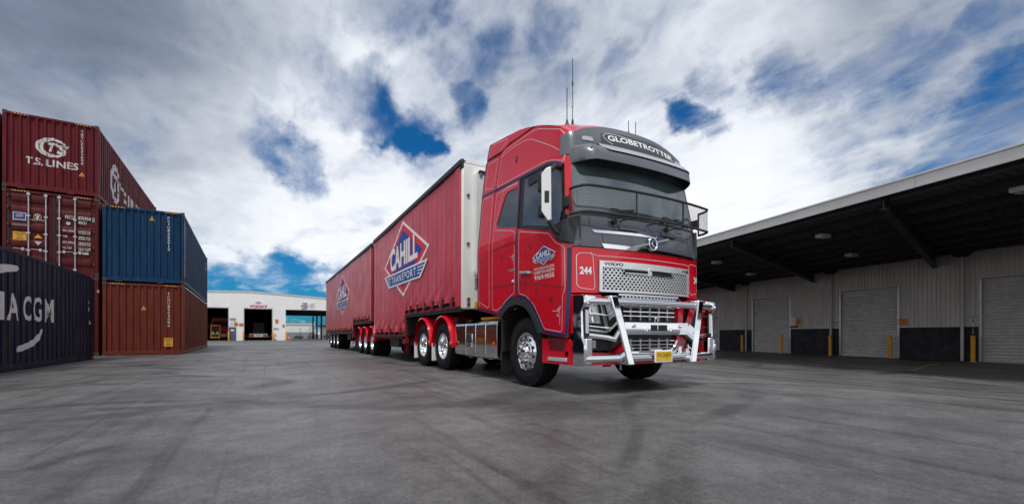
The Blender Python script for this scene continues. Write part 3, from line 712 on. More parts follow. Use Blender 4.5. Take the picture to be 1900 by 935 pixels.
# canopy: skewed rafters, purlins, sheet, fascia
CE = 11.3; CZ = .57 / 11.3
def cz(x): return WH_ + (-x) * CZ
for y in (-17.9, -11.35, -4.8, 1.75, 8.2, 14.8, 21.3, 27.9):
    s = MB(); a = Vector((.3, y + .15, cz(0) - .14)); e = Vector((-CE + .1, y - 4.8, cz(-CE) - .10))
    dirn = (e - a).normalized(); side = Vector((dirn.y, -dirn.x, 0)).normalized() * .11; up = Vector((0, 0, 1))
    for o1, o2, z0, z1 in ((1, 1, -.30, -.27), (1, 1, .27, .30), (.12, .12, -.272, .272)):
        c = [a - side * o1 + up * z0, a + side * o1 + up * z0, e + side * o1 + up * (z0 * .55), e - side * o1 + up * (z0 * .55), a - side * o1 + up * z1, a + side * o1 + up * z1, e + side * o1 + up * (z1 * .55), e - side * o1 + up * (z1 * .55)]
        s.add([tuple(v - up * .28) for v in c], [(0, 3, 2, 1), (4, 5, 6, 7), (0, 1, 5, 4), (1, 2, 6, 5), (2, 3, 7, 6), (3, 0, 4, 7)], BEAM)
    s.build('rafter', dock, smooth=0)
for k in range(8):
    x = -.6 - k * 1.48; s = MB(); z = cz(x)
    s.box(x - .04, x - .02, Y0d - 4, Y1d - 4, z - .24, z - .01, BEAM); s.box(x - .02, x + .06, Y0d - 4, Y1d - 4, z - .24, z - .22, BEAM); s.build('purlin', dock, smooth=0)
for y in (-8.2, -1.6, 5.0, 11.5, 18.1, 24.6):
    s = MB(); s.tube([(-.2, y + .1, cz(0) - .16), (-CE + .2, y - 4.7, cz(-CE) - .16)], .03, BEAM, 6); s.build('bridging_rod', dock)
s = MB(); rows = []
pit = .30; yv = []
q = Y0d - 5
while q < Y1d - 3:
    yv += [(q, 0), (q + .20, 0), (q + .225, .045), (q + .275, .045)]; q += pit
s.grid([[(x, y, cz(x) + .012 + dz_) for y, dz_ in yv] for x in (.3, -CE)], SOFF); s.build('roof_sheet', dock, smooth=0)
s = MB(); s.box(-CE - .02, 14.2, Y0d - 5, Y1d - 3, 0, .03, FASC, Matrix.Rotation(math.atan(CZ), 4, 'Y') @ Matrix.Translation((0, 0, WH_ + .10))); s.build('roof_top', dock)
yb = [Y0d - 5, -10.3, -4.05, 1.9, 7.7, 13.4, 19.2, 25, Y1d - 3]
for i in range(len(yb) - 1):
    s = MB(); z = cz(-CE)
    s.box(-CE - .10, -CE - .04, yb[i] + .006, yb[i + 1] - .006, z - .16, z + .17, FASC); s.box(-CE - .14, -CE + .02, yb[i] + .006, yb[i + 1] - .006, z + .172, z + .235, FASC); s.build('fascia_panel', dock, bevel=.006)
s = MB(); s.box(-CE - .036, -CE + .10, Y0d - 5, Y1d - 3, cz(-CE) - .13, cz(-CE) + .1, BEAM); s.build('edge_beam', dock)
def dk(lx, ly, lz): 
    X, Y = dock_xy(lx, ly); return (X, Y, lz - .5)
for i, (lx, ly) in enumerate(((-8.91, .76), (-4.42, 2.76), (-8.34, 7.52), (-3.76, 9.6), (-9.18, -5.39))):
    o = empty('canopy_light', dk(lx, ly, cz(lx) - .26), DR)
    s = MB(); s.box(-.24, .24, -.17, .17, -.14, .0, SHUT); s.build('housing', o, bevel=.012)
    s = MB(); s.box(-.20, .20, -.13, .13, -.155, -.141, LENS); s.build('diffuser', o)
    s = MB(); s.tube([(0, 0, 0), (0, 0, .26)], .02, BEAM, 6); s.build('stem', o)
    tag(o, ('pale box light under the canopy just left of the longest visible rafter', 'pale box light under the canopy deeper in, between the two long rafters', 'pale box light under the canopy nearest the truck windscreen guard', 'pale box light under the canopy low beside the far rafter', 'box light under the canopy at the right edge of the photo')[i], 'light', 'box lights under the canopy')
for y, lb in ((.08, 'orange bollard beside the door 4 shutter'), (3.56, 'orange bollard at the near edge of the middle roller shutter'), (6.86, 'orange bollard beside the door 5 downpipe'), (10.25, 'orange bollard at the near edge of the farthest full shutter'), (13.68, 'orange bollard beside the farthest downpipe nearest the truck')):
    X, Y, Z = dk(-.42, y, 0); bollard(X, Y, -.5, 1.24, .085, lb, 'orange bollards along the dock wall')
def dsign(name, y0, y1, z0, z1, m, label, draw=None):
    s = MB(); s.box(-.06, -.042, y0, y1, z0, z1, m)
    F = lambda u, v: (-.064, -u, v)      # u runs right as seen from the yard
    if draw: draw(s, F)
    o = s.build(name, smooth=0, loc=(DP[0], DP[1], -.5)); o.rotation_euler = (0, 0, DR); tag(o, label, 'sign')
def d_door(n, yc, zc):
    def f(s, F):
        word(s, 'DOOR', -yc - .15, zc + .03, .30, .11, F, BL, .01); word(s, n, -yc - .045, zc - .14, .09, .13, F, BL, .02)
    return f
for n, yc, zc in (('4', .25, 2.02), ('5', 6.80, 1.93), ('6', 13.36, 1.80)):
    dsign('door_sign', yc - .20, yc + .20, zc - .18, zc + .18, mat('sign_grey_' + n, (0.50, 0.51, 0.53), .5), 'grey DOOR %s sign beside the %s' % (n, {'4': 'shutter cut off by the right edge', '5': 'middle shutter and its orange bollard', '6': 'farthest full shutter nearest the truck'}[n]), d_door(n, yc, zc))
def d_nos(s, F):
    poly(s, ell(-9.70, 2.22, .11, .11, 24), F, RL, holes=[ell(-9.70, 2.22, .085, .085, 24)]); s.quad(F(-9.76, 2.15), F(-9.74, 2.14), F(-9.64, 2.29), F(-9.66, 2.30), BL); s.quad(F(-9.82, 1.97), F(-9.58, 1.97), F(-9.58, 2.0), F(-9.82, 2.0), BL)
dsign('prohibition_sign', 9.54, 9.86, 1.88, 2.40, WHT, 'white prohibition sign with red ring next to the orange warning sign', d_nos)
dsign('warning_sign', 9.10, 9.44, 1.88, 2.40, ORG, 'orange warning triangle sign on the beige wall right of the far shutter', d_tri(-9.27, 2.19, .12, BL))
dsign('notice_sign', 2.95, 3.36, 1.77, 2.14, ORG, 'square orange notice on the beige wall beside the middle shutter', d_lines(-3.36, -2.95, 1.77, 2.14, 3, MATS['sign_brown']))
s = MB(); s.prism(round_poly([(-.25, -.06), (.25, -.06), (.25, .06), (-.25, .06)], .05), 'x', -.12, -.02, BLK); tag(s.build('wall_light', loc=dk(0, 9.62, 1.80)), 'long black oval wall lamp under the white prohibition sign', 'wall lamp'); bpy.context.scene.objects['wall_light.001'].rotation_euler = (0, 0, DR)
s = MB(); s.tube([(-.05, .26, 1.68), (-.05, .26, 1.42)], .008, STEEL, 5); s.tube([(-.05, .26 + .035 * math.cos(a), 1.38 + .06 * math.sin(a)) for a in [i * .63 for i in range(10)]], .010, STEEL, 5, True)
o = s.build('hanging_shackle', loc=(DP[0], DP[1], -.5)); o.rotation_euler = (0, 0, DR); tag(o, 'small steel shackle hanging on the charcoal wall beside door 4', 'shackle')

# ================================================================== SHIPPING CONTAINERS
CW = 2.438
def trap(u, p, d, a=.28, b=.12):
    """trapezoid corrugation: 0 on the outer land, d in the valley"""
    t = (u / p) % 1.0
    if t < a: return 0.0
    if t < a + b: return d * (t - a) / b
    if t < 1 - b: return d
    return d * (1 - (t - (1 - b)) / b)
def creases(u0, u1, p, a=.28, b=.12):
    out = []; k = math.floor(u0 / p)
    while k * p < u1:
        for e in (0, a, a + b, 1 - b):
            if u0 + 1e-4 < (k + e) * p < u1 - 1e-4: out.append((k + e) * p)
        k += 1
    return out
EP, ED, SP, SDp = .205, .045, .278, .036      # end / side corrugation pitch and depth
hz = mat('hazard_black', (0.02, 0.02, 0.02), .6)
def container(name, loc, rz, Lg, h, m, label, group, door=False, tint=None):
    """local frame: x from -2.438 to 0 (0 = yard-side face), y from 0 (near end) to Lg, z up"""
    o = empty(name, loc, rz); tag(o, label, 'shipping container', group)
    pw = .13; rt, rb = .11, .16
    s = MB()                                  # yard-side long wall
    us = [pw] + creases(pw, Lg - pw, SP) + [Lg - pw]
    s.grid([[(-.012 - trap(u, SP, SDp), u, rb) for u in us], [(-.012 - trap(u, SP, SDp), u, h - rt) for u in us]], m); s.build('side_wall', o, smooth=0)
    s = MB(); s.box(-CW + .01, -CW + .05, pw, Lg - pw, rb, h - rt, m); s.build('side_wall', o, smooth=0)
    s = MB(); s.box(-CW + .06, -.06, Lg - .06, Lg - .02, rb, h - rt, m); s.build('end_wall', o, smooth=0)
    s = MB(); s.grid([[(x, u, h - .03 - trap(u, .21, .02)) for u in [.1] + creases(.1, Lg - .1, .21) + [Lg - .1]] for x in (-CW + .06, -.06)], m); s.build('roof', o, smooth=0)
    s = MB(); s.box(-CW + .06, -.06, .06, Lg - .06, .12, .18, CHAS); s.build('floor', o)
    if not door:
        s = MB(); us = [-CW + .10] + creases(-CW + .10, -.10, EP) + [-.10]
        s.grid([[(u, .012 + trap(u, EP, ED), rb) for u in us], [(u, .012 + trap(u, EP, ED), h - rt) for u in us]], m); s.build('end_wall', o, smooth=0)
    for x in (-CW, -.10):
        for y in (0, Lg - .14):
            s = MB(); s.box(x, x + .10, y, y + .14, .119, h - .119, m); s.build('corner_post', o, bevel=.008)
            for z in (0, h - .118):
                s = MB(); cx = x - .004; s.box(cx, cx + .108, y - .005, y + .145, z, z + .118, RUST)
                s.lathe([(-.004, .028), (.002, .028)], BLK, 'y', (x + .05, y - .004 if y == 0 else y + .146, z + .06), 12)
                s.lathe([(-.004, .032), (.002, .032)], BLK, 'x', (x + .106 if x > -1 else x - .005, y + .07, z + .06), 12)
                s.build('corner_casting', o, bevel=.006)
    for x in (-CW + .012, -.075):
        for z0, z1 in ((.02, rb - .002), (h - rt + .002, h - .03)):
            s = MB(); s.box(x, x + .062, .146, Lg - .146, z0, z1, m); s.build('side_rail', o, bevel=.006)
    for y in (.006, Lg - .075):
        for z0, z1 in ((.02, rb - .002), (h - rt + .002, h - .025)):
            s = MB(); s.box(-CW + .106, -.106, y, y + .07, z0, z1, m); s.build('end_rail', o, bevel=.006)
    for x0 in (-CW + .22, -.62):              # hazard stripes on the header
        s = MB(); zz = h - rt + .02
        s.box(x0, x0 + .40, .001, .004, zz, zz + .05, YEL)
        for k in range(5): s.prism([(x0 + k * .08, zz), (x0 + k * .08 + .04, zz), (x0 + k * .08 + .075, zz + .05), (x0 + k * .08 + .035, zz + .05)], 'y', -.0025, .0005, hz)
        s.build('hazard_stripe', o, smooth=0)
    return o
def end_map(depth=True, off=.003): return lambda u, v: (u, (.012 + trap(u, EP, ED) if depth else .012) - off, v)
def side_map(off=.003): return lambda u, v: (-.012 - trap(u, SP, SDp) + off, u, v)
ECUT = creases(-CW, 0, EP); SCUT = creases(0, 12.2, SP)
def vert_code(mb, txt, u, ztop, zbot, w, f, m, cut):
    n = len(txt); st = (ztop - zbot) / n
    for i, c in enumerate(txt):
        if c == ' ': continue
        ww = w * (.35 if c in '1I' else 1)
        word(mb, c, u - ww / 2, ztop - (i + 1) * st + st * .12, ww, st * .76, f, m, .012, cut)
def tri_label(o, u, z, w, f, cut, name='warning_label'):
    s = MB(); poly(s, [(u - w, z - w * .8), (u + w, z - w * .8), (u, z + w)], f, BLK, cut)
    g2 = lambda a, b: tuple(Vector(f(a, b)) + Vector((0, -.002, 0)))
    poly(s, [(u - w * .88, z - w * .73), (u + w * .88, z - w * .73), (u, z + w * .82)], g2, LETY, cut)
    g3 = lambda a, b: tuple(Vector(f(a, b)) + Vector((0, -.004, 0)))
    word(s, '9\'6"', u - w * .4, z - w * .5, w * .8, w * .45, g3, BLK, .02, cut)
    s.build(name, o, smooth=0)
CY = R(1.75)
def stack_xy(base, dz): return (base[0], base[1], dz)
TSB = (-5.32, 21.60); BLB = (-2.77, 21.66); NB = (-7.90, 21.52)
GRP = 'stacked shipping containers at the left'
# --- maroon top container with the round shipping-line mark
ts = container('shipping_container', stack_xy(TSB, 5.83), CY, 12.19, 2.62, CRED, 'maroon container with white round emblem and T.S. LINES, topmost of its stack', GRP)
f = end_map(); z0 = -5.83
def ts_logo(o, cu, cz_, hw, hh, f, cut, off_f):
    s = MB()
    # globe: ellipse with a notch at the right, and the letters standing inside
    out = ell(cu - .06 * hw, cz_, hw * .94, hh, 40, 28, 332); inn = ell(cu + .10 * hw, cz_, hw * .66, hh * .70, 36, 322, 38)
    poly(s, out + inn, f, LETT, cut)
    word(s, 'T', cu - hw * .32, cz_ - hh * .42, hw * .62, hh * .92, f, LETT, .05, cut, shear=.25)
    word(s, 'S', cu + hw * .22, cz_ - hh * .58, hw * .66, hh * .98, f, LETT, .05, cut, shear=.25)
    poly(s, [(cu + hw * .2, cz_ + hh * .36), (cu + hw * .98, cz_ + hh * .36), (cu + hw * .92, cz_ + hh * .18), (cu + hw * .2, cz_ + hh * .18)], f, LETT, cut)
    for k in range(5):      # thin meridian lines over the left of the globe
        a = ell(cu - .06 * hw + k * .06 * hw, cz_, hw * (.94 - k * .17), hh * (1.0 - .03 * k), 20, 110, 250)
        stripe(s, a, hh * .035, lambda u, v, q: off_f(u, v), 0, CRED, res=.06)
    s.build('emblem', o, smooth=0)
ts_logo(ts, -1.215, 7.40 + z0, .44, .34, f, ECUT, end_map(off=.005))
s = MB(); word(s, 'T.S.', -1.89, 6.72 + z0, .42, .25, f, LETT, .02, ECUT); s.build('lettering', ts, smooth=0); s = MB(); word(s, 'LINES', -1.38, 6.72 + z0, .84, .25, f, LETT, .02, ECUT); s.build('lettering', ts, smooth=0)
s = MB(); vert_code(s, 'TSTU0522699', -.45, 8.22 + z0, 6.93 + z0, .075, f, LETT, ECUT); s.build('serial_number', ts, smooth=0)
tri_label(ts, -.46, 6.60 + z0, .10, f, ECUT)
f2 = side_map()
ts_logo(ts, 2.62, 7.05 + z0, .82, .80, f2, SCUT, side_map(.005))
s = MB(); word(s, 'T.S.', 3.55, 6.62 + z0, 1.05, .62, f2, LETT, .035, SCUT); s.build('lettering', ts, smooth=0); s = MB(); word(s, 'LINES', 4.95, 6.62 + z0, 2.4, .62, f2, LETT, .035, SCUT); s.build('lettering', ts, smooth=0)
# --- brown-red door-end container
fs = container('shipping_container', stack_xy(TSB, 2.92), CY, 12.19, 2.88, CBRN, 'brown-red container with locking rods and door lettering, middle of its stack', GRP, door=True)
fs_z = -2.92
for a, b in ((-CW + .105, -1.226), (-1.212, -.105)):
    s = MB(); s.box(a, b, .045, .075, .165, 2.88 - .115, CBRN)
    zs = [.30, .86, 1.42, 1.98, 2.42]
    for z in zs: s.prism([(z, .045), (z + .06, .012), (z + .26, .012), (z + .32, .045)][::-1] if False else [(.045, z), (.012, z + .06), (.012, z + .26), (.045, z + .32)], 'x', a + .10, b - .10, CBRN)
    s.box(a, a + .05, .03, .044, .17, 2.76, BLK)
    leaf = s.build('door_leaf', fs, bevel=.004)
    hx = a + .02 if a < -2 else b - .02
    for z in (.4, 1.0, 1.6, 2.2, 2.6):
        h_ = MB(); h_.box(hx - .06, hx + .06, -.004, .05, z, z + .07, CBRN); h_.tube([(hx, 0, z - .02), (hx, 0, z + .09)], .018, RUST, 6); h_.build('hinge', leaf)
for x in (-1.80, -1.37, -1.03, -.62):
    s = MB(); s.tube([(x, -.035, .10), (x, -.035, 2.80)], .019, STEEL, 8)
    for z in (.16, .75, 1.35, 1.95, 2.70): s.box(x - .045, x + .045, -.062, .013, z, z + .06, STEEL)
    rod = s.build('locking_rod', fs)
for x, sg in ((-1.03, 1), (-.62, 1), (-1.37, -1), (-1.80, -1)):
    s = MB(); s.tube([(x, -.055, .80), (x + sg * .36, -.055, .83)], .014, STEEL, 6); s.box(x + sg * .13 - .03, x + sg * .13 + .03, -.072, -.02, .76, .86, STEEL); s.build('door_handle', fs)
fd = lambda u, v: (u, .0085, v + fs_z); fd2 = lambda u, v: (u, .006, v + fs_z)
s = MB(); word(s, 'FSCU', -.89, 4.93, .24, .125, fd, LETT, .012); word(s, '870954', -.55, 4.93, .34, .125, fd, LETT, .012); word(s, '2', -.155, 4.93, .05, .11, fd, LETT, .01); word(s, '45G1', -.55, 4.78, .22, .11, fd, LETT, .012)
poly(s, [(-.17, 4.90), (-.09, 4.90), (-.09, 5.07), (-.17, 5.07)], fd, LETT, holes=[[(-.162, 4.91), (-.098, 4.91), (-.098, 5.06), (-.162, 5.06)]]); s.build('serial_number', fs, smooth=0)
s = MB()
for i, (a, b, c) in enumerate((('MAX. GROSS', '32500 KG', '71650 LB'), ('TARE', '3890 KG', '8580 LB'), ('MAX. CARGO', '28610 KG', '63070 LB'), ('CU. CAP.', '76.4 CUM', '2700 CUFT'))):
    z = 4.47 - i * .205; word(s, a, -.95, z, .06 * len(a) * .5, .072, fd, LETT, .012); word(s, b, -.54, z + .02, .32, .055, fd, LETT, .01); word(s, c, -.54, z - .05, .32, .055, fd, LETT, .01)
s.build('weight_table', fs, smooth=0)
s = MB(); q = lambda a, b, c, d, m, F: s.quad(F(a, c), F(b, c), F(b, d), F(a, d), m)
q(-2.19, -1.87, 4.72, 5.0, LETT, fd); q(-2.17, -1.89, 4.77, 4.98, LBLUE, fd2)
for k, zz in enumerate((4.93, 4.87)):
    poly(s, smooth_path([(-2.13, zz - .05), (-2.10, zz), (-1.92, zz + .02), (-1.94, zz - .012), (-2.07, zz - .03)], 2, True), lambda u, v: (u, .004, v + fs_z), LETY)
word(s, 'FLORENS', -2.165, 4.727, .27, .036, fd2, LBLUE, .01); s.build('leasing_emblem', fs, smooth=0)
s = MB(); poly(s, ell(-1.59, 4.90, .10, .10, 24), fd, LETT, holes=[ell(-1.59, 4.90, .088, .088, 24)])
for a in (60, 90, 120): stripe(s, [(-1.59, 4.80), (-1.59 + .1 * math.cos(R(a)), 4.82 + .17 * math.sin(R(a)))], .02, lambda u, v, o_: fd(u, v), 0, LETT)
s.build('builder_emblem', fs, smooth=0); s = MB(); word(s, 'SINCE 1979', -1.77, 4.76, .36, .045, fd2, LETT, .01); word(s, 'www.florens.com', -2.22, 4.55, .46, .05, fd, LETT); s.build('lettering', fs, smooth=0)
s = MB(); q(-2.19, -1.86, 4.04, 4.33, LETY, fd)
for k, w_ in enumerate(('CAUTION', "9'6\"", 'HIGH')): word(s, w_, -2.16 + (0, .07, .05)[k], 4.245 - k * .088, (.27, .13, .17)[k], .062, fd2, BLK, .015)
s.build('caution_label', fs, smooth=0)
for pts, m_ in (([(-1.68, 4.15), (-1.47, 4.15), (-1.575, 4.29)], LETY), ([(-1.67, 4.04), (-1.48, 4.04), (-1.575, 3.90)], STEEL), ([(-.45, 3.69), (-.27, 3.69), (-.27, 3.76), (-.45, 3.76)], LETT), (ell(-.81, 4.77, .06, .06, 20), STEEL), ([(-.24, 3.04), (-.12, 3.04), (-.12, 3.07), (-.24, 3.07)], LETT)):
    s = MB(); poly(s, pts, fd, m_); s.build('warning_label', fs, smooth=0)
# --- red one beneath, mostly hidden
rd = container('shipping_container', stack_xy(TSB, 0.0), CY, 12.19, 2.90, CBRN, 'brown-red container at ground level, mostly hidden behind the navy one', GRP)
s = MB(); word(s, '0', -.13, 2.32, .06, .10, lambda u, v: (u + .09, -.004, v), LETT, .01); s.build('serial_number', rd, smooth=0)
# --- neighbours cut by the left edge
container('shipping_container', stack_xy(NB, 5.83), CY, 12.19, 2.62, CBRN, 'dark red container cut off by the left edge beside the emblem container', GRP)
container('shipping_container', stack_xy(NB, 2.92), CY, 12.19, 2.88, CBRN, 'shaded dark red container at the left edge beside the one with locking rods', GRP)
container('shipping_container', stack_xy(NB, 0.0), CY, 12.19, 2.90, CBRN, 'dark red container at the bottom of the leftmost stack, hidden behind the navy one', GRP)
# --- blue over orange
bl = container('shipping_container', stack_xy(BLB, 2.78), CY, 12.19, 2.84, CBLU, 'blue container stacked on the rust-orange one', GRP)
s = MB(); vert_code(s, 'PCIU8355913', -.50, 5.42 - 2.78, 4.06 - 2.78, .075, end_map(), LETT, ECUT); s.build('serial_number', bl, smooth=0)
tri_label(bl, -1.01, 5.26 - 2.78, .10, end_map(), ECUT)
s = MB(); s.box(-.010, .002, .20, .26, .30, 2.55, LETT); [s.box(.003, .005, .20, .26, .35 + k * .45, .62 + k * .45, REDL) for k in range(5)]; s.build('marker_strip', bl, smooth=0)
s = MB(); word(s, 'PCIU', 10.6, 2.2, 1.0, .18, side_map(), LETT, .01, SCUT); word(s, '835591 3', 10.6, 1.9, 1.0, .18, side_map(), LETT, .01, SCUT); s.build('lettering', bl, smooth=0)
og = container('shipping_container', stack_xy(BLB, 0.0), CY, 12.19, 2.75, CORG, 'rust-orange container on the ground under the blue one', GRP)
s = MB(); vert_code(s, 'TCNU8564086', -.50, 2.44, 1.07, .075, end_map(), LETT, ECUT); s.build('serial_number', og, smooth=0)
tri_label(og, -1.26, 1.80, .10, end_map(), ECUT)
f = end_map(False, .006)
s = MB(); s.quad(f(-.64, .31), f(-.36, .31), f(-.36, .65), f(-.64, .65), LETY); f = end_map(False, .008)
for k, w_ in enumerate(('CAUTION', "9'6\"", 'HIGH')): word(s, w_, -.62 + (0, .05, .04)[k], .55 - k * .10, (.24, .13, .16)[k], .065, f, BLK, .015)
s.build('caution_label', og, smooth=0)
s = MB(); vert_code(s, 'TCNU 8564086', .42, 2.55, .95, .10, side_map(), LETT, SCUT); s.box(.001, .004, .2, 11.9, 2.655, 2.70, LETT); s.build('serial_number', og, smooth=0)
for o_ in (ts, bl, og):      # forklift-pocket guards / gooseneck lips along the bottom end rail
    for x in (-CW + .45, -.75): s = MB(); s.prism([(x - .12, .022), (x + .12, .022), (x + .06, -.0), (x - .06, -.0)], 'y', -.004, .06, RUST); s.build('rail_shoe', o_)
# --- navy container in front
SDp = .016
nv = container('shipping_container', (-4.68, 18.54 - 12.19, 0), 0, 12.19, 2.62, CNAV, 'dark navy container with white CMA CGM lettering at the left foreground', GRP)
f2 = side_map(.004); yo = -(18.54 - 12.19)
s = MB()
for c, a, b in (('C', 11.75, 12.20), ('M', 12.34, 13.10), ('A', 13.24, 13.75), ('C', 13.97, 14.36), ('G', 14.42, 14.90), ('M', 15.05, 15.56)):
    word(s, c, a + yo, 1.09, b - a, .58, f2, LETT, .02, SCUT)
s.build('lettering', nv, smooth=0)
s = MB()
sw = smooth_path([(10.3, 1.35), (11.2, 1.75), (12.2, 2.08), (13.0, 2.24), (13.76, 2.30), (13.76, 2.17), (13.1, 2.08), (12.3, 1.88), (11.3, 1.58)], 2, True); poly(s, [(a + yo, b) for a, b in sw], f2, LETT, SCUT)
sw = smooth_path([(13.60, .38), (13.62, .52), (14.2, .60), (14.6, .74), (14.96, .97), (14.92, .78), (14.6, .56), (14.2, .46)], 2, True); poly(s, [(a + yo, b) for a, b in sw], f2, LETT, SCUT); s.build('swoosh_emblem', nv, smooth=0)
s = MB(); f3 = side_map(.004)
poly(s, [(18.19 + yo, 1.10), (18.33 + yo, 1.10), (18.26 + yo, 1.24)], f3, LETY, SCUT); poly(s, [(18.16 + yo, 1.50), (18.22 + yo, 1.50), (18.22 + yo, 1.62), (18.16 + yo, 1.62)], f3, LETT, SCUT); poly(s, [(18.16 + yo, 1.72), (18.22 + yo, 1.72), (18.22 + yo, 1.82), (18.16 + yo, 1.82)], f3, LETY, SCUT); s.build('warning_label', nv, smooth=0)

# ================================================================== PRIME MOVER
TX, TY = 4.72, 5.75            # truck axis x, front axle y
tr = empty('truck', (TX, TY, 0)); tag(tr, 'glossy red prime mover with chrome bull bar and GLOBETROTTER roof sign in the foreground', 'truck')
def lerp_tab(t, x):
    if x <= t[0][0]: return t[0][1]
    for (a, b), (c, d) in zip(t, t[1:]):
        if x <= c: return b + (d - b) * (x - a) / (c - a)
    return t[-1][1]
def cw(z): return 1.25 - .09 * max(0, z - 2.3) - (.5 * max(0, z - 3.75) ** 2 if z > 3.75 else 0) * .25
YF = [(.35, -1.30), (1.2, -1.30), (1.75, -1.30), (2.0, -1.295), (2.35, -1.26), (2.8, -1.18), (3.1, -1.12), (3.25, -1.10), (3.5, -1.05), (3.75, -.95), (3.9, -.84)]
RC = .12
def yfront(x, z):
    w = cw(z); e = max(0, abs(x) - (w - RC)); e = min(e, RC)
    return lerp_tab(YF, z) + .10 * x * x + (RC - math.sqrt(max(0, RC * RC - e * e)))
def ycorn(z): w = cw(z); return lerp_tab(YF, z) + .10 * w * w + RC
def xside(y, z):
    w = cw(z)
    if y >= ycorn(z): return w
    lo, hi = w - RC, w
    for _ in range(24):
        m = (lo + hi) / 2
        if yfront(m, z) < y: lo = m
        else: hi = m
    return lo
def SD(y, z, off=0.0):         # near (-x) side surface
    t = max(0, min(1, (ycorn(z) - y) / RC)); k = math.sqrt(max(0, 1 - t * t)) if t > 0 else 1
    return (-(xside(y, z)) - off * max(k, .25), y - off * t * .9, z)
def SF(y, z, off=0.0): p = SD(y, z, off); return (-p[0], p[1], p[2])
def FR(x, z, off=0.0):         # front surface
    w = cw(z); e = max(0, abs(x) - (w - RC)); t = min(1, e / RC)
    return (x + math.copysign(off * t, x), yfront(x, z) - off * math.sqrt(max(0.06, 1 - t * t)), z)
ZT = [(-1.1, 3.49), (-.95, 3.55), (-.75, 3.69), (-.45, 3.83), (-.16, 3.95), (.3, 4.10), (.9, 4.22), (1.64, 4.33)]
def zt(y): return lerp_tab(ZT, y)
def crown(y): return lerp_tab([(-1.1, .10), (-.6, .07), (-.3, .04), (.2, .03), (1.64, .02)], y)
# shell
def outline(tau):
    pts = []
    def top_side(y): return 1.34 + tau * (zt(y) - 1.34)
    NS = 16
    for i in range(NS + 1):                                   # near side, back to corner
        q = i / NS; z = top_side(1.64 - q * 2.64); yc = ycorn(z); y = 1.64 + q * (yc - 1.64); z = top_side(y)
        pts.append((-cw(z), y, z))
    xs = [-1 + .02, -.96, -.92, -.88] + [-.84 + 1.68 * k / 16 for k in range(17)] + [.88, .92, .96, .98]
    for f in xs:
        zz = 3.50 + .24 * (1 - abs(f) ** 3.2); z = 1.34 + tau * (zz - 1.34); x = f * cw(z); pts.append((x, yfront(x, z), z))
    for i in range(NS, -1, -1):
        q = i / NS; z = top_side(1.64 - q * 2.64); yc = ycorn(z); y = 1.64 + q * (yc - 1.64); z = top_side(y)
        pts.append((cw(z), y, z))
    return pts
NR = 22
rings = [outline(k / NR) for k in range(NR + 1)]
roof_rings = [rings[-1]]
for k in (.02, .05, .10, .18, .30, .48, .70, .90, 1.0):
    r = []
    for (x, y, z) in rings[-1]:
        ys_ = max(-.30, min(1.5, y)); zs = zt(max(-.6, ys_)) + crown(ys_) + .03
        h = 1 - (1 - k) ** 2.4
        r.append((x * (1 - k), y + (ys_ - y) * k, z + (zs - z) * h))
    roof_rings.append(r)
s = MB(); s.grid(rings, TRIM, closed=True); s.build('cab_shell', tr, smooth=50)
s = MB(); s.grid(roof_rings, RED, closed=True); s.build('roof', tr, smooth=60)
s = MB(); s.box(-1.2, 1.2, -1.1, 1.62, 1.30, 1.345, CHAS); s.build('cab_floor', tr)

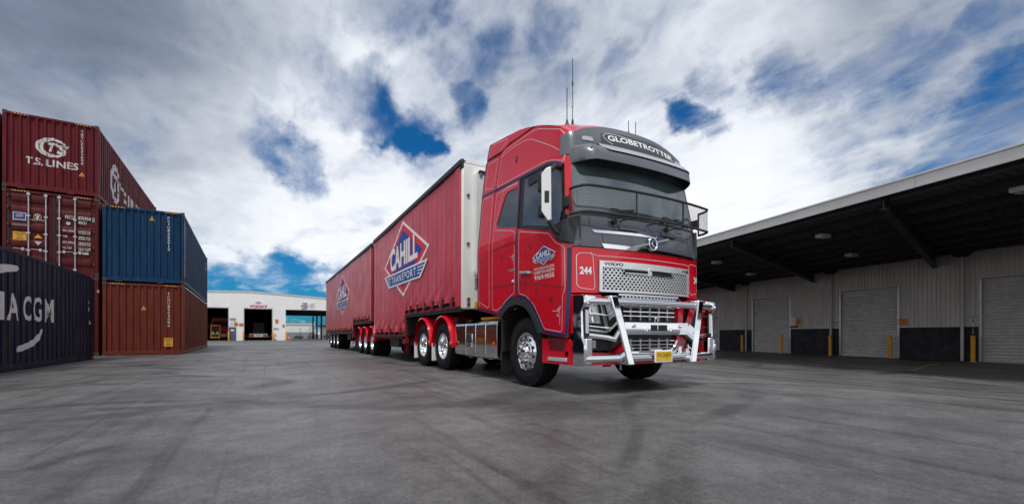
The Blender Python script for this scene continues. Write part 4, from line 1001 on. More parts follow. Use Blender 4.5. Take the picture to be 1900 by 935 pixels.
def strip_build(name, items, parent, f=SD):
    s = MB()
    for pts, wd, off, m in items: stripe(s, pts, wd, f, off, m)
    return s.build(name, parent, smooth=0, recalc=False)
ARCH_O = [(.80, 1.08), (.66, 1.22), (.50, 1.30), (.36, 1.335), (.12, 1.345), (-.05, 1.31), (-.19, 1.235), (-.34, 1.09), (-.45, .94), (-.53, .815)]
ARCH_I = [(.70, 1.06), (.56, 1.16), (.42, 1.225), (.19, 1.255), (.0, 1.22), (-.12, 1.165), (-.24, 1.06), (-.36, .92), (-.44, .80)]
for side, F in ((-1, SD), (1, SF)):
    # rear fairing, lower and upper; sleeper; roof side; door
    s = MB(); patch(s, [(1.66, 1.235), (1.66, 3.335), (1.135, 3.30), (1.125, 1.155)], F, .022, .04, RED, .09); rf = s.build('rear_fairing', tr, smooth=45)
    s = MB(); patch(s, [(1.66, 3.36), (1.60, 3.97), (1.05, 3.92), (1.06, 3.70), (1.125, 3.325)], F, .022, .04, RED, .08); df_ = s.build('side_deflector', tr, smooth=45)
    s = MB(); patch(s, [(1.60, 4.02), (1.55, 4.31), (.9, 4.20), (.42, 4.12), (-.02, 3.985), (.42, 4.00), (.72, 4.02), (.98, 3.975)], F, .020, .04, RED, .08); ud = s.build('roof_deflector', tr, smooth=45)
    s = MB(); patch(s, [(1.105, 3.30), (1.035, 3.70), (1.03, 3.92), (.86, 3.975), (.6, 3.975), (.35, 3.965), (-.05, 3.95), (-.2, 3.915), (-.45, 3.81), (-.75, 3.685), (-.87, 3.59), (-.93, 3.51), (-.955, 3.25), (-.965, 3.08), (-.72, 3.175), (-.55, 3.225), (.25, 3.275)], F, .022, .04, RED, .06); rs = s.build('roof_side', tr, smooth=45)
    win = round_poly([(.29, 3.135), (.64, 3.15), (.72, 3.10), (.955, 2.66), (.93, 2.60), (.24, 2.475)], .05)
    s = MB(); patch(s, [(1.105, 3.275), (.285, 3.25), (.235, 2.44), (.225, 1.33), (.36, 1.347), (.50, 1.31), (.66, 1.23), (.80, 1.085), (1.105, 1.15)], F, .022, .04, RED, .08, holes=[win]); sl = s.build('sleeper_panel', tr, smooth=45)
    s = MB(); patch(s, win, F, .012, .01, GLASS, .08); s.build('sleeper_window', sl, smooth=60)
    dpoly = [(.205, 2.44), (.20, 1.34), (.10, 1.352), (-.05, 1.318), (-.19, 1.243), (-.34, 1.097), (-.45, .947), (-.535, .80), (-1.09, .745), (-1.115, 1.28), (-1.125, 1.45), (-1.125, 1.96), (-.98, 2.01), (-.86, 2.075), (-.77, 2.17), (-.73, 2.215)]
    s = MB(); patch(s, dpoly, F, .026, .05, RED, .07); do = s.build('door', tr, smooth=45)
    dgl = [(.20, 3.225), (-.55, 3.185), (-.68, 3.15), (-.955, 2.99), (-.985, 2.88), (-1.045, 2.50), (-1.06, 2.27), (-.76, 2.25), (.20, 2.47)]
    s = MB(); patch(s, [(.265, 3.245), (-.55, 3.21), (-.70, 3.17), (-.90, 3.04), (-.945, 2.88), (-1.015, 2.50), (-1.04, 2.23), (-.74, 2.222), (.225, 2.445)], F, .014, .03, BLK, .07); wf_ = s.build('window_frame', do, smooth=45)
    s = MB(); patch(s, [(.10, 3.19), (-.55, 3.165), (-.66, 3.125), (-.86, 3.0), (-.905, 2.86), (-.975, 2.50), (-.995, 2.30), (-.72, 2.285), (.06, 2.465)], F, .019, .004, GLASS, .08); s.build('door_window', do, smooth=60)
    s = MB(); patch(s, [(.0, 3.185), (-.50, 3.17), (-.46, 3.06), (-.05, 3.04)], F, .034, .004, BLK, .08); s.build('weather_shield', do, smooth=60)
    # handle
    s = MB(); p = [F(y, z, .032) for y, z in ((.05, 1.765), (-.205, 1.745), (-.205, 1.665), (.05, 1.68))]; s.add(p, [(0, 1, 2, 3)], REDD)
    s.tube([F(.04, 1.725, .03), F(.03, 1.725, .065), F(-.19, 1.705, .065), F(-.20, 1.705, .03)], .022, CHR, 8); s.build('door_handle', do, recalc=False)
    # coach lines
    it = [([(-.91, 3.14), (-.885, 3.47), (-.85, 3.545), (-.78, 3.625), (-.45, 3.765), (-.2, 3.87), (-.05, 3.905), (.35, 3.92), (.75, 3.93), (.93, 3.91), (.985, 3.85), (1.0, 3.68), (1.06, 3.40), (1.04, 3.355), (.95, 3.345), (.25, 3.315), (-.45, 3.285), (-.63, 3.245), (-.91, 3.14)], .0075, .0245, PIN),
          (smooth_path([(.96, 3.86), (.56, 3.88), (.17, 3.84), (-.01, 3.79), (-.17, 3.70), (-.6, 3.46), (-.82, 3.31), (-.92, 3.20)], 1), .0075, .0245, PIN),
          (round_poly([(1.55, 3.42), (1.49, 3.90), (1.10, 3.87), (1.20, 3.38)], .05) + [(1.55, 3.47)], .0075, .0245, PIN),
          (round_poly([(1.52, 4.06), (1.47, 4.26), (.80, 4.13), (1.0, 4.02)], .05), .0075, .0225, PIN),
          (round_poly([(1.60, 1.32), (1.60, 3.27), (1.19, 3.24), (1.17, 1.25)], .07) + [(1.60, 1.39)], .0075, .0245, PIN),
          ([(.32, 3.21), (.70, 3.235), (.80, 3.19), (1.01, 2.68), (.97, 2.575), (.36, 2.445), (.29, 2.40), (.285, 2.25)], .0075, .0245, PIN),
          ([(.285, 2.20), (.285, 1.45), (.36, 1.42), (.55, 1.345), (.72, 1.245), (.90, 1.195), (1.03, 1.22), (1.055, 1.30), (1.055, 3.17), (1.0, 3.225), (.32, 3.205)], .0075, .0245, PIN),
          (round_poly([(.135, 2.38), (-.69, 2.19), (-.84, 2.035), (-1.05, 1.945), (-1.055, 1.38), (-1.01, 1.30), (-1.0, .82), (-.58, .865), (-.30, 1.225), (-.07, 1.375), (.135, 1.42)], .06) + [(.135, 2.32)], .0075, .0285, PIN)]
    strip_build('coach_line', it, tr, F)
    NB_ = [([(1.66, 3.345), (1.0, 3.305), (.25, 3.265), (-.52, 3.222), (-.71, 3.178), (-.90, 3.085)], .042, .0255, BLUE),
           ([(1.645, 1.27), (1.645, 3.31)], .03, .0245, BLUE), ([(1.64, 3.38), (1.59, 3.95)], .03, .0245, BLUE), ([(1.585, 4.04), (1.54, 4.29)], .03, .0225, BLUE),
           ([(1.65, 1.265), (1.12, 1.19), (.82, 1.12), (.66, 1.255), (.50, 1.335), (.36, 1.37), (.23, 1.37)], .038, .0252, BLUE),
           ([(.245, 3.24), (.215, 2.44), (.212, 1.38)], .036, .0288, BLUE),
           ([(.19, 1.375), (.10, 1.378), (-.06, 1.343), (-.205, 1.265), (-.36, 1.11), (-.47, .955), (-.55, .83), (-1.068, .772), (-1.093, 1.28), (-1.10, 1.45), (-1.10, 1.93)], .042, .0290, BLUE)]
    strip_build('navy_band', NB_, tr, F)
    strip_build('panel_seam', [([(1.10, 2.235), (.245, 2.25)], .012, .0248, BLK), ([(1.10, 1.60), (.25, 1.58)], .012, .0248, BLK), ([(.19, 1.60), (-.6, 1.49), (-1.09, 1.40)], .010, .0288, REDD)], tr, F)
    # arch moulding
    s = MB(); patch(s, ARCH_O + ARCH_I[::-1], F, .045, .12, TRIM, .06); s.build('wheel_arch', tr, smooth=45)
    # mirror pedestal and mirror
    if side > 0: NEAR_ONLY = False
    else: NEAR_ONLY = True
    s = MB(); patch(s, [(-.72, 2.26), (-.86, 2.10), (-.99, 2.035), (-1.13, 1.98), (-1.15, 2.34), (-1.04, 2.30), (-.9, 2.27)], F, .05, .06, TRIM, .07); s.build('mirror_base', tr, smooth=45)
    if NEAR_ONLY:
        MM = Matrix.Translation((-1.45, -.88, 0)) @ Matrix.Rotation(math.atan2(-.549, .836), 4, 'Z')
        M = MB(); M.prism([(-.062, 2.43), (.066, 2.24), (.072, 2.30), (.064, 3.02), (.0, 2.995), (-.062, 2.92)], 'y', -.03, .03, WHITE, MM)
        mi = M.build('mirror', tr, bevel=.014)
        s = MB(); s.box(-.022, .040, -.034, -.02, 2.53, 2.69, BLK, MM); s.build('mirror_slot', mi, bevel=.004)
        for z0, z1 in ((2.70, 2.98), (2.36, 2.55)):
            s = MB(); s.box(side * 1.44 - .06, side * 1.44 + .055, -.84, -.73, z0, z1, BLK); s.build('mirror_glass_housing', mi, bevel=.03)
        s = MB(); s.tube([(side * 1.24, -.96, 2.12), (side * 1.34, -.94, 2.16), (side * 1.43, -.91, 2.30)], .035, TRIM, 8); s.build('mirror_arm', mi); s = MB(); s.tube([(side * 1.16, -.84, 3.07), (side * 1.30, -.87, 3.06), (side * 1.42, -.88, 2.95)], .035, TRIM, 8); s.build('mirror_arm', mi)
    # step skirt below the door, between wheel and bumper
    s = MB(); f = lambda y, z, o: (side * (1.19 + o + (-.10 * max(0, -1.12 - y))), y, z)
    patch(s, [(-.47, .385), (-.47, .735), (-.62, .725), (-.64, .56), (-1.10, .56), (-1.11, .70), (-1.27, .69), (-1.29, .385)], f, .05, .12, RED, .1); s.build('step_skirt', tr)
    s = MB(); s.box(side * 1.19 - .03, side * 1.19 + .01, -1.12, -.58, .55, .735, REDD); s.build('step_recess', tr)
    s = MB(); s.box(side * 1.17 - .08, side * 1.17 + .09, -1.06, -.62, .425, .475, BRUSH); [s.box(side * 1.17 - .07, side * 1.17 + .08, -1.04 + k * .08, -1.0 + k * .08, .475, .484, STEEL) for k in range(5)]; s.build('step_tread', tr, bevel=.008)
    s = MB(); s.box(side * 1.16 - .07, side * 1.16 + .07, -1.26, -1.10, .71, .80, BLK); s.box(side * 1.12 - .06, side * 1.12 + .06, -1.08, -.5, .70, .80, BLK); s.build('sill', tr)
    s = MB(); s.box(side * 1.17 - .06, side * 1.17 + .072, -1.24, -1.12, .56, .70, BLK); s.lathe([(-.002, .022), (.004, .022)], CHAS, 'x', (side * 1.244, -1.18, .62), 14); s.build('lamp_bracket', tr, bevel=.01)
    # mud flap behind the front wheel, inner wing
    s = MB(); s.box(side * 1.22 - (.0 if side > 0 else -.0) - .2 * (side > 0) - 0, side * 1.22 + .2 * (side < 0), .80, .83, .16, 1.06, BLK); s.box(min(side * 1.22, side * .86), max(side * 1.22, side * .86), .76, .799, .5, 1.06, TRIM); s.build('mud_flap', tr)
    s = MB(); s.grid([[(side * xx, .13 + .60 * math.cos(R(a)), .58 + .66 * math.sin(R(a))) for a in range(-5, 186, 10)] for xx in (1.19, .75)], CHAS); s.build('inner_wing', tr)
    # fuel tank with straps
    tk = MB(); prof = round_poly([(-.30, .335), (.30, .335), (.30, 1.04), (-.30, 1.04)], .13, 6)
    tk.prism([(side * .90 + a, z) for a, z in prof], 'y', 1.02, 2.93, ALU); to = tk.build('fuel_tank', tr, bevel=.02)
    for y in (1.50, 1.93, 2.40):
        sp = MB(); pr = round_poly([(-.306, .329), (.306, .329), (.306, 1.046), (-.306, 1.046)], .133, 6); sp.prism([(side * .90 + a, z) for a, z in pr], 'y', y - .028, y + .028, ALU); sp.build('tank_strap', to)
        sp = MB(); pr = round_poly([(-.303, .332), (.303, .332), (.303, 1.043), (-.303, 1.043)], .131, 6); sp.prism([(side * .90 + a, z) for a, z in pr], 'y', y + .034, y + .046, BLK); sp.build('strap_rubber', to)
    s = MB(); x = side * 1.206; s.box(x - .006, x + .006, 2.05, 2.32, .58, .80, ALU); s.box(x - .009, x + .009, 2.09, 2.28, .615, .77, TRIM); [s.box(x - .02, x + .02, 2.06, 2.31, z, z + .03, ALU) for z in (.545, .585)]; s.build('tank_step', to, bevel=.004)
    s = MB(); s.lathe([(0, .07), (.05, .07), (.055, .06)], BLK, 'z', (side * .95, 2.70, 1.04), 20); s.build('filler_cap', to)
    s = MB(); s.box(side * 1.215 - .012, side * 1.215 + .012, 1.03, 1.16, .60, .66, REDL); s.box(side * 1.218 - .012, side * 1.218 + .012, 1.06, 1.13, .605, .655, AMB); s.build('side_marker', to)
    # drive-axle mudguards and flaps
    for yc, r in ((3.60, .605), (4.99, .605)):
        s = MB(); A = list(range(-8, 189, 7))
        pf = [(1.28, -.03), (1.27, .0), (1.20, .018), (1.0, .022), (.62, .022), (.62, .0), (1.0, -.0), (1.19, -.004), (1.262, -.03)]
        s.grid([[(side * px, yc + (r + dr) * math.cos(R(a)), .60 + (r + dr) * math.sin(R(a))) for a in A] for px, dr in pf], RED); mg_ = s.build('mudguard', tr, smooth=50)
        s = MB(); s.lathe([(-.012, .04), (.012, .04)], AMB, 'x', (side * 1.285, yc - r - .0, .60), 16); s.build('marker_lamp', mg_)
        s = MB(); s.prism(round_poly([(yc + r - .01, .58), (yc + r + .02, .58), (yc + r + .02, .17), (yc + r - .01, .17)], .01), 'x', side * .66, side * 1.27, WHITE); s.build('mud_flap', tr)
    for yc in (4.30, 3.02): s = MB(); s.tube([(side * .5, yc, 1.06), (side * 1.1, yc, 1.06)], .03, CHAS, 8); s.box(side * 1.1 - .05, side * 1.1 + .05, yc - .05, yc + .05, 1.0, 1.14, BLK); s.build('guard_bracket', tr)
# far-side extras are symmetrical; now the chassis
s = MB()
for x in (-.42, .42): s.box(x - .04, x + .04, -1.0, 6.2, .72, .98, CHAS)
s.box(-.38, .38, 1.0, 1.2, .72, .95, CHAS); s.box(-.38, .38, 4.1, 4.5, .6, .98, CHAS); s.box(-.5, .5, 3.7, 4.9, .98, 1.16, CHAS); s.lathe([(0, .5), (.06, .5)], CHAS, 'z', (0, 4.3, 1.16), 24)
s.build('chassis', tr)
s = MB(); s.box(-.55, .55, -.9, 1.2, .45, 1.28, CHAS); s.build('engine', tr, bevel=.05)
for y in (0, 3.60, 4.99): s = MB(); s.tube([(-1.0, y, .52), (1.0, y, .52)], .09, CHAS, 10); s.build('axle', tr)
s = MB(); s.box(-.95, -.55, 1.3, 2.2, 1.06, 1.12, YEL); s.build('air_hose_shelf', tr, bevel=.02)
s = MB(); 
for k in range(3): s.tube([(-.5 + k * .2, 1.75, 1.7 - .1 * k), (-.5 + k * .2, 1.95, 1.2), (-.4 + k * .2, 2.35, 1.2), (-.4 + k * .2, 2.46, 1.6)], .016, (BLK, REDL, YEL)[k], 6)
s.build('air_hose', tr)

# wheels ----------------------------------------------------------------------
def tyre(mb, R_, w, rr, x0=0.0):
    pr = [(.03, rr), (.004, rr + .035), (-.006, rr + (R_ - rr) * .42), (.004, rr + (R_ - rr) * .70), (.022, R_ - .022), (.045, R_ - .004)]
    g0, g1 = .045, w - .045
    for k in range(1, 5):
        xg = g0 + (g1 - g0) * k / 5; pr += [(xg - .007, R_), (xg - .006, R_ - .014), (xg + .006, R_ - .014), (xg + .007, R_)]
    pr += [(w - .045, R_ - .004), (w - .022, R_ - .022), (w - .004, rr + (R_ - rr) * .70), (w + .006, rr + (R_ - rr) * .42), (w - .004, rr + .035), (w - .03, rr)]
    mb.lathe([(a + x0, r) for a, r in pr], RUB, 'x', n=72, cap=False)
    for k in range(72):          # shoulder blocks
        a = 2 * math.pi * k / 72
        M = Matrix.Rotation(a, 4, 'X'); mb.box(x0 + .010, x0 + .046, -.014, .014, R_ - .030, R_ - .004, RUB, M)
def make_wheel(kind, R_=.525, w=.32, rr=.292, dual=False):
    o = empty('wheel')
    s = MB(); tyre(s, R_, w, rr); s.build('tyre', o, smooth=40)
    if dual: s = MB(); tyre(s, R_, w, rr, w + .05); s.build('tyre', o, smooth=40)
    s = MB()
    if kind == 'front':
        s.lathe([(.10, rr - .01), (.03, rr + .004), (.012, rr), (.016, rr - .014), (.045, rr - .022), (.05, rr - .035), (.018, rr - .055), (.0, rr - .085), (-.006, rr - .105), (.0, .168), (-.012, .16), (-.016, .10), (-.016, .0)], ALU, 'x', n=56, cap=False)
    else:
        s.lathe([(.30, rr - .012), (.05, rr + .002), (.012, rr + .004), (.006, rr - .004), (.016, rr - .016), (.06, rr - .026), (.125, rr - .032), (.15, rr - .05), (.158, rr - .075), (.165, .17), (.155, .165), (.155, .0)], ALU, 'x', n=56, cap=False)
    ri = s.build('rim', o, smooth=40)
    s = MB()
    if kind == 'front':
        for k in range(10):
            a = 2 * math.pi * (k + .5) / 10; c = (0, (rr - .072) * math.cos(a), (rr - .072) * math.sin(a)); s.lathe([(-.0045, .0235), (.006, .0235)], CHAS, 'x', c, 16)
    else:
        for k in range(10):
            a = 2 * math.pi * (k + .5) / 10; c = (.154, (rr - .070) * math.cos(a), (rr - .070) * math.sin(a)); s.lathe([(-.001, .026), (.012, .026)], CHAS, 'x', c, 16)
    s.build('hand_hole', o)['kind'] = 'stuff'
    s = MB(); bx = -.016 if kind == 'front' else .155
    for k in range(10):
        a = 2 * math.pi * k / 10; c = (bx, .138 * math.cos(a), .138 * math.sin(a)); s.lathe([(-.038, .006), (-.036, .013), (-.012, .017), (-.010, .022), (.0, .022)], CHR, 'x', c, 12)
    s.build('wheel_nut', o)['kind'] = 'stuff'
    s = MB()
    if kind == 'front': s.lathe([(-.068, .0), (-.066, .04), (-.058, .07), (-.045, .088), (-.018, .096), (-.012, .10), (0, .10)], CHR, 'x', n=40, cap=False)
    else: s.lathe([(.03, .0), (.03, .06), (.04, .075), (.07, .08), (.10, .10), (.12, .115), (.16, .12)], CHR, 'x', n=40, cap=False)
    s.build('hub_cap', o)
    return o
wf0 = make_wheel('front'); wf0.parent = tr; wf0.location = (-1.235, .0, .525); wf0.rotation_euler = (0, 0, 0)
c = copy_tree(wf0, tr); c.location = (1.235, 0, .525); c.rotation_euler = (0, 0, math.pi)
wd0 = make_wheel('drive', dual=True); wd0.parent = tr; wd0.location = (-1.235, 3.60, .525)
for x, y in ((-1.235, 4.99), (1.235, 3.60), (1.235, 4.99)):
    c = copy_tree(wd0, tr); c.location = (x, y, .525); c.rotation_euler = (0, 0, math.pi if x > 0 else 0)

# front ------------------------------------------------------------------------
s = MB(); patch(s, [(-1.235, 1.93), (-1.235, 1.335), (-.868, 1.335), (-.868, 1.768), (.878, 1.768), (.878, 1.335), (1.235, 1.335), (1.235, 1.93)], FR, .022, .04, RED, .08); fp = s.build('front_panel', tr, smooth=45)
s = MB(); patch(s, [(-.895, 1.345), (.895, 1.345), (.895, 1.795), (-.895, 1.795)], FR, .002, .02, CHAS, .1); s.build('grille_backing', tr)
s = MB(); patch(s, [(-1.22, 1.945), (1.22, 1.945), (1.22, 2.36), (-1.22, 2.36)], FR, .020, .04, GREY, .07); gp = s.build('windscreen_panel', tr, smooth=45)
for sg, F in ((-1, SD), (1, SF)):
    s = MB(); patch(s, [(-1.125, 1.97), (-1.20, 1.97), (-1.20, 2.37), (-1.12, 2.37)], F, .0205, .04, GREY, .05); s.build('corner_panel', gp, smooth=45)
s = MB(); stripe(s, [(-1.15, 2.235), (-.83, 2.205), (-.4, 2.19), (.9, 2.185)], .010, FR, .0215, BLK); stripe(s, [(-.80, 2.20), (-.78, 1.96)], .009, FR, .0215, BLK); stripe(s, [(.93, 2.34), (.93, 1.96)], .009, FR, .0215, BLK); stripe(s, [(-.98, 2.35), (-.97, 2.22)], .009, FR, .0215, BLK)
for x in (-.62, .70):
    for z in (2.24, 2.30): stripe(s, [(x - .07, z), (x + .07, z), (x + .07, z + .055), (x - .07, z + .055), (x - .07, z)], .008, FR, .0215, BLK)
s.build('panel_seam', gp, smooth=0, recalc=False)
for xc in (-.36, .42): s = MB(); patch(s, round_poly([(xc - .17, 2.21), (xc + .18, 2.21), (xc + .18, 2.285), (xc - .17, 2.285)], .02), FR, .045, .03, GREY, .1); patch(s, [(xc - .08, 2.185), (xc + .14, 2.185), (xc + .14, 2.209), (xc - .08, 2.209)], FR, .035, .02, BLK, .1); s.build('wash_jet_cover', gp)
s = MB(); patch(s, [(-.95, 2.17), (-.90, 2.135), (.25, 2.155), (.25, 2.165), (-.2, 2.185)], FR, .030, .012, CHR, .06); s.build('chrome_strip', gp, smooth=45)
s = MB(); patch(s, [(-.82, 1.995), (-.78, 1.935), (1.05, 1.928), (1.05, 1.962), (0, 1.982)], FR, .034, .02, CHR, .06); s.build('chrome_strip', gp, smooth=45)
# emblem with diagonal bar
s = MB(); s.tube([FR(-.33, 1.972, .04), FR(.40, 2.16, .04)], .016, SILV, 8); s.build('emblem_bar', gp)
s = MB(); cx_, cz_ = .05, 2.06; s.tube([tuple(Vector(FR(cx_ + .075 * math.cos(a), cz_ + .085 * math.sin(a), .05))) for a in [i * math.pi / 12 for i in range(24)]], .014, CHR, 8, True)
s.lathe([(-.012, .05), (.01, .05)], TRIM, 'y', FR(cx_, cz_, .045), 20); s.tube([tuple(Vector(FR(cx_ + .03 * math.cos(a), cz_ + .045 * math.sin(a), .062))) for a in [i * math.pi / 6 for i in range(2, 11)]], .009, CHR, 6); s.tube([FR(cx_ + .05, cz_ + .06, .05), FR(cx_ + .09, cz_ + .11, .05)], .010, CHR, 6); s.build('emblem', gp)
# grille: hexagonal perforated plate
gy_ = lambda x, z, o: FR(x, z, o)
s = MB(); G0, G1, H0, H1 = -.865, .875, 1.352, 1.765
patch(s, [(G0, H0), (G1, H0), (G1, H1), (G0, H1)], gy_, .050, .02, BRUSH, .1, holes=[[(G0 + .045, H0 + .03), (G1 - .045, H0 + .03), (G1 - .045, H1 - .085), (G0 + .045, H1 - .085)]]); gr = s.build('grille', tr, smooth=45)
def hex_mesh(mb, x0, x1, z0, z1, px, pz, th, f, off, m, skip=None):
    r = 0; z = z0
    while z <= z1 + 1e-6:
        x = x0 + (px / 2 if r % 2 else 0)
        while x <= x1 + 1e-6:
            if not (skip and skip(x, z)):
                hx = lambda k: [(x + px * .5 * k * math.cos(R(a)) * 1.12, z + pz * .62 * k * math.sin(R(a)) * 1.12) for a in range(0, 360, 60)]
                o_ = hx(1.04); i_ = hx(.66)
                n = 6; A = [f(*p, off) for p in o_] + [f(*p, off) for p in i_] + [f(*p, off - .018) for p in i_]
                mb.add(A, [(j, (j + 1) % n, n + (j + 1) % n, n + j) for j in range(n)] + [(n + j, n + (j + 1) % n, 2 * n + (j + 1) % n, 2 * n + j) for j in range(n)], m)
            x += px
        z += pz; r += 1
s = MB(); hex_mesh(s, G0 + .06, G1 - .06, H0 + .045, H1 - .10, .066, .036, 0, gy_, .047, BRUSH, lambda x, z: abs(x + .02) < .47 and z > 1.60); o = s.build('grille_mesh', gr, smooth=0); o['kind'] = 'stuff'
for x0, x1 in ((-.47, -.06), (.02, .43)):
    s = MB(); patch(s, [(x0, 1.615), (x1, 1.615), (x1, 1.70), (x0 - .04, 1.70)], gy_, .040, .01, CHAS, .1); s.build('air_intake', gr)
    s = MB(); s.tube([gy_(x0 - .05, 1.672, .052), gy_(x1, 1.672, .052)], .008, CHR, 6); s.tube([gy_(x0, 1.618, .052), gy_(x1, 1.618, .052)], .008, CHR, 6); s.build('intake_bar', gr)
s = MB(); s.box(-.055, .015, FR(0, 1.66, .056)[1], FR(0, 1.66, .03)[1], 1.60, 1.705, BRUSH); s.build('centre_block', gr, bevel=.006)
s = MB(); word(s, 'VOLVO', -.80, 1.705, .30, .042, lambda u, v: FR(u, v, .0525), BL, .03); s.build('maker_badge', gr, smooth=0, recalc=False)
s = MB(); word(s, 'FH16', .70, 1.705, .10, .035, lambda u, v: FR(u, v, .0525), BL, .02); patch(s, [(.805, 1.70), (.85, 1.70), (.85, 1.745), (.805, 1.745)], FR, .0522, .002, BL, .1); s.build('model_badge', gr, smooth=0, recalc=False)
# coach lines and fleet number on the front
s = MB(); stripe(s, round_poly([(-1.165, 1.40), (-1.17, 1.85), (-.95, 1.86), (-.915, 1.375)], .06), .008, FR, .0245, PIN, True); stripe(s, [(-.99, 1.863)] + round_poly([(-.90, 1.83), (.85, 1.835), (.93, 1.82), (.93, 1.40)], .05)[2:-2], .008, FR, .0245, PIN); stripe(s, round_poly([(.925, 1.84), (1.0, 1.86), (1.17, 1.85), (1.17, 1.42), (.96, 1.39)], .05), .008, FR, .0245, PIN)
s.build('coach_line', fp, smooth=0, recalc=False)
s = MB(); word(s, '244', -1.135, 1.575, .17, .10, lambda u, v: FR(u, v, .026), WHT, .04); word(s, '244', 1.075, 1.575, .14, .10, lambda u, v: FR(u, v, .026), WHT, .04); s.build('fleet_number', fp, smooth=0, recalc=False)
# windscreen
wsp = [(-1.19, 2.40), (1.19, 2.40), (1.16, 2.8), (1.12, 3.22), (1.0, 3.27), (-1.0, 3.27), (-1.12, 3.22), (-1.16, 2.8)]
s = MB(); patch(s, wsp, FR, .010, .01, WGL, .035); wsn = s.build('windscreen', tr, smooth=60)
s = MB(); stripe(s, [(-1.18, 2.385), (1.18, 2.385)], .04, FR, .0125, BLK); stripe(s, [(-1.185, 2.38), (-1.155, 2.8), (-1.115, 3.25)], .022, FR, .0125, BLK); stripe(s, [(1.185, 2.38), (1.155, 2.8), (1.115, 3.25)], .022, FR, .0125, BLK); s.build('windscreen_seal', wsn, recalc=False)
for sg, F in ((-1, SD), (1, SF)):
    s = MB(); patch(s, [(-1.035, 2.37), (-1.105, 2.37), (-1.02, 2.85), (-.965, 3.22), (-.90, 3.2), (-.955, 2.86)], F, .020, .04, RED, .03); s.build('pillar', tr, smooth=45)
for xb in (-.62, .35):      # wipers
    s = MB(); p0 = Vector(FR(xb, 2.30, .05)); p1 = Vector(FR(xb + .10, 2.46, .06)); p2 = Vector(FR(xb + .62, 2.50, .05))
    s.lathe([(-.03, .035), (.02, .035)], BLK, 'y', tuple(p0), 14); s.tube([p0, p0 + Vector((.01, -.02, .10)), p1, FR(xb + .36, 2.50, .055)], .014, BLK, 6); s.build('wiper_arm', tr)
    s = MB(); s.tube([FR(xb - .02 + k * .09, 2.485 + .01 * (k % 2) - .004 * k, .035) for k in range(9)], .012, BLK, 6); s.build('wiper_blade', tr)
# roof board, visor
def PR(x, z, off=0.0): return FR(x, z, off)
s = MB(); rows = []
for t in [i / 7 for i in range(8)]:
    row = []
    for k in range(41):
        q_ = -1 + 2 * k / 40; f_ = math.copysign(min(1, abs(q_) / .8) * .9 + max(0, (abs(q_) - .8) / .2) * .1, q_); ztop = 3.50 + .245 * (1 - abs(f_) ** 3.2); z = 3.22 + t * (ztop - 3.22)
        wz = cw(z); xx = (wz - RC) * min(1, abs(q_) / .8) + RC * math.sin(max(0, (abs(q_) - .8) / .2) * math.pi / 2); row.append(FR(math.copysign(min(wz, xx), q_), z, .030))
    rows.append(row)
s.grid(rows, GREY)
for sg in (-1, 1):      # wrap round the corner
    pass
rb = s.build('roof_board', tr, smooth=50)
s = MB(); patch(s, [(-.66, 3.40), (.90, 3.40), (.86, 3.58), (.45, 3.66), (-.25, 3.66), (-.62, 3.60)], FR, .036, .008, mat('sign_panel_grey', (0.05, 0.052, 0.06), .35), .06); sb = s.build('sign_panel', rb, smooth=45)
s = MB(); bend = lambda u, v: FR(u, v + .04 * (1 - (u / .75) ** 2), .039)
word(s, 'GLOBETROTTER', -.52, 3.475, 1.34, .092, bend, WHT, .022, [(-.6 + .06 * k) for k in range(27)]); 
stripe(s, smooth_path([(-.46, 3.45), (-.57, 3.50), (-.60, 3.56), (-.55, 3.605), (-.42, 3.625), (-.22, 3.62), (-.06, 3.605)], 2), .006, FR, .0395, WHT); s.build('lettering', sb, smooth=0, recalc=False)
s = MB()
for i in range(13):
    pass
VIS = [(.02, 3.355), (.11, 3.345), (.18, 3.30), (.225, 3.21), (.24, 3.105), (.23, 3.10), (.20, 3.16), (.13, 3.23), (.02, 3.26)]
rows = []
for k in range(49):
    x = -1.185 + 2.385 * k / 48; e = max(0, (abs(x) - .86) / .33); fall = 1 - .80 * e ** 2.0
    y0_ = lerp_tab(YF, 3.28) + .075 * x * x + .20 * e ** 2.6
    rows.append([(x, y0_ - d_ * fall, z - .02 * e) for d_, z in VIS])
s.grid(rows, GREY, closed=True); s.add(rows[0], [tuple(range(9))], GREY); s.add(rows[-1], [tuple(range(9))], GREY); vi = s.build('sun_visor', tr, smooth=50)
s = MB(); rr_ = []
for k in range(37):
    x = -.80 + 1.90 * k / 36; e = max(0, (abs(x) - .86) / .33); fall = 1 - .80 * e ** 2.0; y0_ = lerp_tab(YF, 3.28) + .075 * x * x + .20 * e ** 2.6; tt = min(1, max(0, (x + .80) / .12))
    zb = 3.325 - .035 * tt; rr_.append([(x, y0_ - .02, 3.372), (x, y0_ - .12 * fall - .014, 3.357), (x, y0_ - (.13 + .07 * tt) * fall - .022, zb - .03 * tt)])
s.grid(rr_, SILV); s.build('visor_trim', vi, smooth=50)
for x in (-.86, .95): 
    s = MB(); patch(s, round_poly([(x - .09, 3.44), (x + .09, 3.44), (x + .075, 3.50), (x - .07, 3.50)], .02), FR, .040, .01, LENS, .08); s.build('roof_lamp', rb)
for x in (-.93, .93):
    e = max(0, (abs(x) - .86) / .33); s = MB(); yy = lerp_tab(YF, 3.28) + .075 * x * x + .20 * e ** 2.6 - .182 * (1 - .8 * e * e)
    s.lathe([(-.012, .038), (.02, .038)], BLK, 'y', (x, yy - .0, 3.235), 18); s.build('round_cap', vi)
